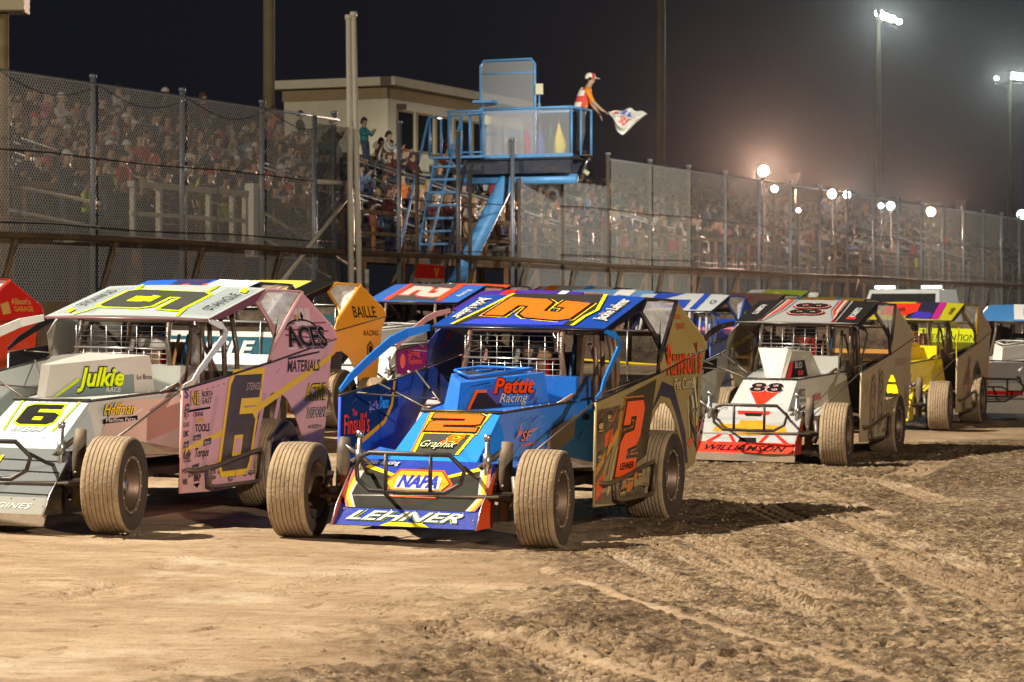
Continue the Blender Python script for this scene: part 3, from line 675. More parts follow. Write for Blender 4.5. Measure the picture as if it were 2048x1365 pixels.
def wheel_mesh(rad,wd,front,lod):
    k=(rad,wd,front,lod)
    if k in WM: return WM[k]
    h=wd/2; r0=.195; prof=[]; ms=[]
    def P(a,r,m): prof.append((a,r)); ms.append(m)
    # outer face is +Y
    P(h*.80,r0,SIDEW); P(h*.98,r0+.03,SIDEW); P(h*1.05,(r0+rad)/2,SIDEW); P(h*1.02,rad-.05,SIDEW); P(h*.97,rad-.022,RUBBER); P(h*.90,rad-.006,RUBBER)
    ng=7 if front else 9; gw=.007
    for i in range(ng):
        a0=h*.90-(i+1)*(h*1.8)/(ng+1); cr=rad-.008*(a0/h)**2
        if i==0: pass
        P(a0+gw/2+.003,cr,RUBBER); P(a0+gw/2,cr-.0005,RUBBER); P(a0+gw/2-.001,cr-.009,GROOVE); P(a0-gw/2+.001,cr-.009,RUBBER); P(a0-gw/2,cr-.0005,RUBBER); P(a0-gw/2-.003,cr,RUBBER)
    P(-h*.90,rad-.006,RUBBER); P(-h*.97,rad-.022,SIDEW); P(-h*1.02,rad-.05,SIDEW); P(-h*1.05,(r0+rad)/2,SIDEW); P(-h*.98,r0+.03,SIDEW); P(-h*.8,r0,SIDEW)
    # fix groove floor materials
    b=MB(); b.lathe(prof,None,Matrix(),64 if lod>1 else 28,True,True,ms)
    me=b.build('t').data; bpy.data.objects.remove(bpy.data.objects['t'])
    b=MB(); rp=[(h*.84,r0+.004),(h*.88,r0-.008),(h*.80,r0-.018),(h*.55,r0-.03),(h*.30,r0-.05),(h*.22,.13),(h*.24,.075),(h*.42,.06),(h*.44,.0)]
    b.lathe(rp,RIMM,Matrix(),40,True,False)
    b.lathe([(-h*.9,r0+.002),(-h*.8,r0-.02),(h*.2,r0-.04)],RIMM,Matrix(),40,True,False)
    b.lathe([(h*.86,r0+.010),(h*.93,r0+.004),(h*.90,r0-.016),(h*.82,r0-.016)],mat('beadlock_ring',(.22,.17,.14),.4,.7,.45),Matrix(),40,True,True)
    for i in range(12 if lod>1 else 0):
        a=2*PI*i/12; q=r0-.004; b.tube([(q*math.cos(a),h*.90,q*math.sin(a)),(q*math.cos(a),h*.95,q*math.sin(a))],.009,CHROME,6)
    for i in range(8 if lod>1 else 0):
        a=2*PI*i/8; q=.105; b.tube([(q*math.cos(a),h*.22,q*math.sin(a)),(q*math.cos(a),h*.30,q*math.sin(a))],.014,DARK,8)
    b.tube([(0,h*.3,0),(0,h*.62,0)],.045,CHROME,12)
    m2=b.build('r').data; bpy.data.objects.remove(bpy.data.objects['r'])
    WM[k]=(me,m2); return WM[k]
# ---- decal helpers: each returns f(builder, frame)
P_=lambda h,d=.03: matte(h,d)
M_=lambda h,d=.4: mud(h,d*.6)
def poly(pts,m,l=.003): return lambda b,f: b.decal([pts],f,m,l)
def outl(pts,cols,dist,l0=.003,holes=None):
    def g(b,f):
        for i,(c,d) in enumerate(zip(cols,dist)):
            lp=offset(pts,d) if d else pts
            b.decal([lp]+([holes] if (holes and i==len(cols)-1) else []),f,c,l0+.003*i)
    return g
def txt(s,m,x,y,h,l=.006,**k): return lambda b,f: b.text(s,f,m,x,y,h,l,**k)
def otxt(s,x,y,h,cols,bolds,l0=.003,**k):
    def g(b,f):
        for i,(c,bd) in enumerate(zip(cols,bolds)): b.text(s,f,c,x,y,h,l0+.003*i,bold=bd,**k)
    return g
def mirror_text(deco):   # text read from the car's left on the roof
    def g(b,f): deco(b,lambda u,v,l=.003: f(-u,-v,l))
    return g
def stripes(n,x0,x1,y0,dy,wd,m,l=.003,sk=0): return lambda b,f: [b.decal([[(x0,y0+i*dy),(x1,y0+i*dy+sk),(x1,y0+i*dy+wd+sk),(x0,y0+i*dy+wd)]],f,m,l) for i in range(n)] and None
# ---------------------------------------------------------------- people
def nearest_seg(p,segs):
    best=9;bl=None
    for a,b,lab in segs:
        d=b-a; t=max(0,min(1,(p-a).dot(d)/max(d.length_squared,1e-9))); q=(p-(a+d*t)).length
        if q<best: best=q; bl=lab
    return bl
def skin_body(J,E,mats,labels,sub=1):
    """J name->(pos,r); E list of (a,b,label); one continuous skinned surface"""
    names=list(J); idx={n:i for i,n in enumerate(names)}
    me=bpy.data.meshes.new('b'); me.from_pydata([J[n][0] for n in names],[(idx[a],idx[b]) for a,b,_ in E],[])
    o=bpy.data.objects.new('b',me); COL.objects.link(o); sk=o.modifiers.new('s','SKIN'); sk.use_smooth_shade=True; sk.branch_smoothing=.3
    for i,n in enumerate(names):
        r=J[n][1]; me.skin_vertices[0].data[i].radius=(r,r) if isinstance(r,float) else r; me.skin_vertices[0].data[i].use_root=(i==0)
    ss=o.modifiers.new('u','SUBSURF'); ss.levels=sub; ss.render_levels=sub
    bpy.context.view_layer.update()
    m2=bpy.data.meshes.new_from_object(o.evaluated_get(bpy.context.evaluated_depsgraph_get()))
    bpy.data.objects.remove(o)
    segs=[(Vector(J[a][0]),Vector(J[b][0]),l) for a,b,l in E]
    m2.materials.clear()
    for m in mats: m2.materials.append(m)
    for p in m2.polygons: p.material_index=labels.index(nearest_seg(p.center,segs)); p.use_smooth=True
    return m2
SKIN=mat('skin',(.42,.27,.18),.55); SKIN2=mat('skin_dark',(.20,.10,.06),.55)
CLOTH=mat('clothing',(.5,.5,.5),.9,0,0,0,.2,25,.25,objcol=True)
DENIM=mat('denim',(.05,.07,.13),.9,0,0,0,.2,30,.3); DKTR=mat('dark_trousers',(.03,.028,.026),.9); HAIRM=mat('headwear',(.1,.1,.1),.85,objcol=True)
def spectator_mesh(pose,skin,trs):
    s=lambda x,y,z:(x,y,z)   # faces +Y local, sits at origin (hip)
    J={'hip':((0,0,.10),.15),'waist':((0,-.01,.26),.135),'chest':((0,.02,.46),(.19,.13)),'neckb':((0,.01,.60),.10),'neck':((0,.02,.665),.05),'jaw':((0,.05,.725),(.068,.075)),'head':((0,.035,.80),(.085,.10)),'crown':((0,.02,.875),(.06,.07)),'nose':((0,.145,.765),.014)}
    E=[('hip','waist','c'),('waist','chest','c'),('chest','neckb','c'),('neckb','neck','s'),('neck','jaw','s'),('jaw','head','s'),('head','crown','s'),('jaw','nose','s')]
    stand=pose.startswith('st'); dz=.0
    for k,sg in (('l',1),('r',-1)):
        J[k+'sh']=((sg*.19,.0,.54),.065)
        if pose in('clap','stclap'): el=(sg*.25,.12,.34); ha=(sg*.05,.34,.46)
        elif pose=='up': el=(sg*.30,.06,.66) if sg==1 else (sg*.26,.05,.30); ha=(sg*.22,.10,.93) if sg==1 else (sg*.14,.28,.22)
        elif pose=='phone': el=(sg*.22,.16,.38); ha=(sg*.05,.30,.66)
        else: el=(sg*.25,.03,.27); ha=(sg*.12,.27,.20)
        J[k+'el']=(el,.045); J[k+'wr']=(tuple(Vector(el).lerp(Vector(ha),.85)),.032); J[k+'ha']=(tuple(Vector(ha)+Vector((0,.03,.03))),(.038,.02)); J[k+'fi']=(tuple(Vector(ha)+Vector((0,.07,.06))),(.022,.012)); J[k+'th']=(tuple(Vector(ha)+Vector((-sg*.045,.04,.05))),.010)
        E+=[('chest',k+'sh','c'),(k+'sh',k+'el','c'),(k+'el',k+'wr','c'),(k+'wr',k+'ha','s'),(k+'ha',k+'fi','s'),(k+'ha',k+'th','s')]
        if stand: kn=(sg*.10,.03,-.33); an=(sg*.11,-.02,-.74); to=(sg*.12,.14,-.80)
        else: kn=(sg*.13,.44,.08); an=(sg*.13,.42,-.34); to=(sg*.14,.56,-.38)
        J[k+'hp']=((sg*.10,.03,.06),.095); J[k+'kn']=(kn,.065); J[k+'an']=(an,.042); J[k+'to']=(to,.035)
        E+=[('hip',k+'hp','t'),(k+'hp',k+'kn','t'),(k+'kn',k+'an','t'),(k+'an',k+'to','b')]
    return skin_body(J,E,[CLOTH,skin,trs,DARK],['c','s','t','b'])
def head_cover(kind):
    b=MB(); n=14; vs=[];fs=[]
    rings=[(.97,0),(.93,.25),(.75,.62),(.42,.88),(.05,1)]
    lo=.045 if kind!='hair' else 0
    for (r,h) in rings:
        for j in range(n):
            a=2*PI*j/n; y=math.cos(a); x=math.sin(a); drop=0
            if kind!='cap' and y<.2: drop=-.085*(1-h)*min(1,(.2-y)*1.2)
            if kind=='long' and y<.2: drop*=2.6
            vs.append((x*r*.103,.02+y*r*.122,.80+lo*.3+h*.125+drop))
    for i in range(len(rings)-1):
        for j in range(n): fs.append((i*n+j,i*n+(j+1)%n,(i+1)*n+(j+1)%n,(i+1)*n+j))
    fs.append(tuple((len(rings)-1)*n+j for j in range(n)))
    b.add(vs,fs,HAIRM,True)
    if kind=='cap': b.poly([(-.075,.11,.828),(.075,.11,.828),(.065,.205,.812),(0,.225,.808),(-.065,.205,.812)],HAIRM,-.01)
    o=b.build('x'); me=o.data; bpy.data.objects.remove(o); return me
# ---------------------------------------------------------------- the cars of the photo
def place_pt(local,px,py,th,roll=.85,D=None):
    t=R(th); f=Vector((-math.sin(t),-math.cos(t))); l=Vector((math.cos(t),-math.sin(t))); r=R(roll)
    y2=local[1]*math.cos(r)+local[2]*math.sin(r); z2=local[2]*math.cos(r)-local[1]*math.sin(r)
    def ev(D):
        p=Vector(((px-CX)/FPX*D,D)); O=p-f*local[0]-l*y2
        return EYE+(HY-py)/FPX*D-(gz(O.x,O.y)+z2),O.x,O.y
    if D: e=ev(D); return e[1],e[2]
    best=None; prev=ev(66.)
    d=66.
    while d>18:
        d-=.03; e=ev(d)
        if (e[0]>=0)!=(prev[0]>=0): return e[1],e[2]
        if best is None or abs(e[0])<best[0]: best=(abs(e[0]),e[1],e[2])
        prev=e
    return best[1],best[2]
K=P_('0c0c0e'); W=P_('e8e8e6'); NE=P_('c4e010'); OR=P_('ff6414'); YE=P_('f2d21a'); RED=P_('e0261c'); GR=P_('8c959a'); BK2=P_('2c2a22')
def roofnum(pts,cx,cy,sx,sy,cols,dist,sh=.25,holes=None):
    # read from the car's right side: text u -> +x, up -> +y
    T=lambda P:[(cx+(a+sh*b)*sx-(.5+sh*.6)*sx,cy+(b-.6)*sy) for a,b in P]
    return outl(T(pts),cols,dist,holes=T(holes) if holes else None)
def rt(s,m,x,y,h,**k):      # roof text reading from right side: fn(u forward, v left)
    return txt(s,m,x,y,h,**k)
def badge(x,y,w_,h_,m1,m2,l=.004,k=0):
    def g(b,f):
        if k%3==0: b.decal([[(x+w_/2*math.cos(a),y+h_/2*math.sin(a)) for a in [i*PI/7 for i in range(14)]]],f,m1,l)
        else: b.decal([[(x-w_/2,y-h_/2),(x+w_/2,y-h_/2+.01),(x+w_/2+.01,y+h_/2+.01),(x-w_/2+.01,y+h_/2)]],f,m1,l)
        r_=random.Random(int(x*977+y*331)); n=4
        for i in range(n):
            xa=x-w_*.38+i*w_*.76/n; hh=h_*r_.uniform(.22,.42); b.decal([[(xa,y-hh*.5),(xa+w_*.13,y-hh*.5),(xa+w_*.15,y+hh*.6),(xa+w_*.02,y+hh*.6)]],f,m2,l+.003)
        b.decal([[(x-w_*.4,y-h_*.36),(x+w_*.4,y-h_*.35),(x+w_*.4,y-h_*.29),(x-w_*.4,y-h_*.30)]],f,m2,l+.003)
    return g
def badges(L,m1,m2,l=.004): return lambda b,f: [badge(x,y,w_,h_,m1,m2,l,k)(b,f) for k,(x,y,w_,h_) in enumerate(L)] and None
def shards(seed,x0,x1,y0,y1,n,ms,l=.0025,sl=1.0,wd=.05):
    def g(b,f):
        r_=random.Random(seed)
        for i in range(n):
            x=r_.uniform(x0,x1); y=r_.uniform(y0,y1); L_=r_.uniform(.12,.38); w_=r_.uniform(.3,1)*wd
            yt=min(y1,y+L_*sl); xt=min(x1,x+L_*.8); q=[(x,y),(min(x1,x+w_),y+w_*.3),(xt,yt),(max(x0,xt-w_*.6),max(y0,yt-w_*.5))]
            if abs((q[1][0]-q[0][0])*(q[2][1]-q[0][1])-(q[2][0]-q[0][0])*(q[1][1]-q[0][1]))<1e-4: continue
            b.decal([q],f,ms[i%len(ms)],l+.0003*i)
    return g
# car 6
S6=dict(body='dfe6e0',hood='bcc6c0',nose='b4c0c2',plow='6b7172',lip='8d8e88',wing='1b1b1b',left='dc9c9c',mud=.3,sail='dc9c9c',roof='b2bdbe',trim='e6e6e0',frame='c99a9a',rin='d5dddc',sailin='c6cccc',
  roofedge='8a5560',skirt=True,cage='35322f',scoop=dict(kind='box',c='c8c5be',ry=-.22,fw=.05,zt=1.12),bumper=BLACKM,seat='7a5a3a',reardeck='e6eae8',steer=6,
  dec_roof=[lambda b,f:[b.decal([[(-.5,y),(.5,y),(.5,y+.008),(-.5,y+.008)]],f,GR,.003) for y in [-.62+.045*i for i in range(7)]+[.40+.04*i for i in range(7)]],
    poly([(-.57,-.40),(-.35,-.36),(.2,-.36),(.57,-.47),(.57,-.44),(.2,-.33),(-.38,-.33),(-.57,-.37)],NE,.004),poly([(-.57,.30),(.0,.33),(.57,.44),(.57,.41),(0,.30),(-.57,.27)],NE,.004),
    roofnum([(.1,0),(.9,0),(1,.1),(1,.62),(.88,.74),(.34,.74),(.34,.92),(1,.92),(1,1.2),(.1,1.2),(0,1.08),(0,.12)],0,-.02,.66,.62,[NE,P_('3c3f3a')],[.035,0],.12,[(.36,.25),(.68,.25),(.68,.5),(.36,.5)]),
    poly([(-.12,-.08),(.1,-.08),(.13,-.0),(-.08,-.0)],NE,.009),
    rt('STANGLE',K,-.06,-.60,.10,width=.62,shear=.2), mirror_text(txt('STANGLE',K,-.02,-.61,.10,.006,width=.62,shear=.2)),
    mirror_text(poly([(.33,-.62),(.44,-.60),(.52,-.53),(.36,-.55)],NE,.006)), poly([(.33,-.60),(.44,-.58),(.52,-.51),(.36,-.53)],NE,.006)],
  dec_nose=[poly([(-.16,.04),(.17,.04),(.22,.36),(-.20,.36)],P_('b8ccd2'),.003),poly([(-.2,.1),(-.185,.1),(-.225,.37),(-.24,.37)],NE,.006),poly([(.19,.1),(.205,.1),(.235,.37),(.22,.37)],NE,.006),
    outl(xf(N6,-.15,.155,.30,.15),[NE,K],[.018,0],.006,xf(H6,-.15,.155,.30,.15)),otxt('RACEWAY',0,.09,.05,[K,W],[.04,0],.006,width=.26,shear=.2)],
  dec_hood=[poly([(.32,.50),(.62,.86),(1.6,.88),(1.9,.62),(1.2,.52)],P_('c3b0a4'),.002),otxt('Hoffman',.66,.765,.085,[K,YE],[.06,.01],.003,width=.40,shear=.35),poly([(.46,.70),(.90,.715),(.90,.75),(.46,.735)],K,.004),txt('Machine Parts',W,.68,.713,.026,.006,width=.38),
    otxt('B',1.75,.62,.14,[K,NE],[.1,.03],.004,width=.14,shear=.3),poly([(1.35,.50),(1.60,.52),(1.45,.62)],K,.003)],
  dec_scoop=[poly([(.08,.0),(.30,.13),(.82,.17),(.82,.0)],P_('7f8c90'),.002),poly([(.06,.0),(.085,.0),(.31,.125),(.30,.145)],NE,.004),otxt('Julkie',.50,.085,.14,[P_('1c2a3a'),NE,P_('eeff20')],[.11,.05,.01],.004,width=.44,shear=.35),txt('RACE',W,.62,.035,.04,.007,width=.14,shear=.2),txt('Le Bros',K,.92,.13,.04,.005,width=.14)],
  dec_plow=[lambda b,f:[b.decal([[(-.5,.04+i*.1),(.5,.02+i*.1),(.5,.03+i*.1),(-.5,.05+i*.1)]],f,K,.003) for i in range(4)],otxt('TEAM',-.1,.3,.07,[YE],[.03],.006,width=.25,shear=.2)],
  dec_lip=[txt('RACING ENGINES',P_('d8d8cc'),0,.05,.05,.004,width=.8,shear=.3)],
  dec_rear=[poly([(-.9,.12),(.9,.12),(.9,.43),(-.9,.43)],W,.004),poly([(-.9,.20),(.9,.20),(.9,.385),(-.9,.385)],P_('2f6070'),.007),txt('STENGLE',W,-.22,.225,.13,.011,width=.95,shear=.3,bold=.05)],
  dec_rin=[poly([(.86,.70),(1.5,.98),(1.62,.98),(.95,.66)],NE,.004),poly([(.86,.64),(1.62,.97),(1.72,.97),(.95,.60)],K,.004)],
  dec_left=[lambda b,f:[b.decal([[(1.02+i*.31,.32),(1.09+i*.31,.32),(1.36+i*.31,.9),(1.29+i*.31,.9)]],f,M_('c48f92'),.002) for i in range(6)],
    poly([(1.02,.50),(1.75,.60),(2.6,.80),(3.96,1.14),(3.98,1.19),(2.6,.86),(1.7,.64),(1.02,.535)],M_('e8b818',.25),.003),
    outl(xf([(.1,0),(.95,0),(1,.1),(1.02,.62),(.9,.7),(.42,.7),(.42,.9),(1.06,.9),(1.06,1.2),(.1,1.2),(0,1.08),(0,.1)],1.68,.33,.55,.60,.33),[M_('f0bc14',.2),M_('3a2c22',.3)],[.045,0],.006,xf([(.36,.2),(.62,.2),(.62,.42),(.36,.42)],1.68,.33,.55,.60,.33)),
    outl(xf([(.36,.2),(.62,.2),(.62,.42),(.36,.42)],1.68,.33,.55,.60,.33),[M_('f0bc14',.2),M_('dc9c9c',.3)],[.012,-.012],.012),
    poly(xf([(.40,.72),(.50,.72),(.52,.80),(1.05,.80),(1.05,.90),(.42,.90)],1.68,.33,.55,.60,.33),M_('f0bc14',.2),.012),
    txt('STENGLE',M_('c8a090',.1),2.33,.93,.06,.013,width=.34,shear=.4),
    otxt('NE',1.22,.85,.10,[K,P_('f2c41a',.2)],[.05,.01],.005,width=.16),txt('NORTH',K,1.44,.90,.045,.005,width=.19),txt('EAST',K,1.44,.85,.045,.005,width=.17),poly([(1.10,.795),(1.50,.81),(1.50,.825),(1.10,.81)],K,.005),
    otxt('S',1.07,.90,.07,[P_('5a50a0')],[.03],.005,width=.07),
    otxt('Big O',1.07,.76,.06,[K],[.0],.005,width=.08),txt('CRANE',K,1.28,.76,.035,.005,width=.18),txt('POWER',M_('e8b818',.2),1.32,.715,.035,.006,width=.16,bold=.02),otxt('TOOLS',1.36,.645,.06,[K],[.02],.005,width=.26),txt('QUAD',K,1.07,.69,.035,.005,width=.10,shear=.2),txt('LINC',K,1.07,.62,.045,.005,width=.09,bold=.02),
    otxt('Kelly',1.09,.455,.075,[K],[.015],.005,width=.14,shear=.4),otxt('Torque',1.36,.46,.07,[K],[.01],.005,width=.24,shear=.4),txt('RACING OIL',K,1.1,.43,.022,.005,width=.14),
    otxt('WIX',1.06,.27,.045,[K],[.02],.005,width=.09),otxt('BRP',1.28,.285,.05,[K],[.03],.005,width=.12),poly([(1.21,.265),(1.33,.27),(1.28,.235)],K,.005),txt('MS',K,1.05,.35,.04,.005,width=.08),otxt('FOX',1.56,.32,.035,[K],[.01],.005,width=.12),otxt('Elite',1.74,.32,.04,[K],[.02],.005,width=.16,shear=.3),otxt('DRP',2.0,.33,.05,[K],[.02],.005,width=.16)],
  dec_sail=[lambda b,f:[b.decal([[(3.05+i*.03,1.34+i*.045),(3.95,1.20+i*.07+.10),(3.95,1.21+i*.07+.10),(3.05+i*.03,1.355+i*.045)]],f,M_('7a4a50',.3),.002) for i in range(3)],
    otxt('ACES',3.42,1.27,.17,[M_('1c1a1a',.2),M_('c98f92',.2)],[.045,-.012],.005,width=.78,bold=0) if False else otxt('ACES',3.45,1.255,.16,[M_('1c1a1a',.1),M_('b89090',.1),M_('1c1a1a',.1)],[.10,.06,.03],.004,width=.80),
    lambda b,f:[b.decal([[(3.42+.32*math.sin(a)*s,1.43+.07*math.cos(a)*s*1.6-.03) for s,a in [(1,-1.1+i*.22) for i in range(11)]]+[]],f,M_('d6a6a6',.2),.003) or b.decal([[(3.42+.34*math.sin(a),1.375+.10*math.cos(a)) for a in [-1.2+i*.2 for i in range(13)]]+[(3.42+.34*math.sin(a),1.36+.10*math.cos(a)) for a in [1.2-i*.2 for i in range(13)]]],f,M_('1c1a1a',.15),.006)],
    lambda b,f:[b.decal([[(x-.06,1.42),(x+.05,1.42),(x+.07+.02*k,1.56-.0*k),(x-.03+.02*k,1.565)]],f,M_('e2c2b8',.2),.003+.001*k) for k,x in enumerate((3.36,3.46,3.56))],
    poly([(3.46,1.45),(3.50,1.50),(3.475,1.535),(3.44,1.495)],M_('1c1a1a',.1),.008),poly([(3.35,1.45),(3.38,1.48),(3.37,1.52),(3.34,1.49)],M_('e8b818',.1),.008)],
  left_label='dusty pink door panel with yellow-edged number 6')
S6['dec_left']+=[badges([(1.09,.83,.09,.06),(1.07,.555,.09,.05),(1.24,.38,.12,.05),(1.44,.37,.12,.05),(2.2,.30,.10,.06),(1.16,.34,.08,.05),(1.9,.27,.10,.05),(1.45,.56,.14,.05),(1.26,.60,.14,.04),(3.62,.60,.3,.03)],M_('3a2c30',.2),M_('c09a9a',.2)),shards(5,2.75,3.9,.98,1.25,14,[M_('e4bcbc',.2),M_('b88488',.3),M_('c49a9a',.3)],.002,.5),otxt('MATERIALS',3.36,1.055,.095,[M_('1c1a1a',.1)],[.02],.005,width=.70,shear=.1),poly([(3.02,1.15),(3.70,1.20),(3.70,1.215),(3.02,1.17)],M_('1c1a1a',.1),.004),
    otxt('ACTIVE',3.63,.82,.13,[K,P_('f0cc10',.2)],[.09,.02],.005,width=.46,shear=.2),otxt('DISPOSAL',3.66,.68,.075,[K,M_('c0a8a0',.1)],[.09,.02],.005,width=.44,shear=.2)]
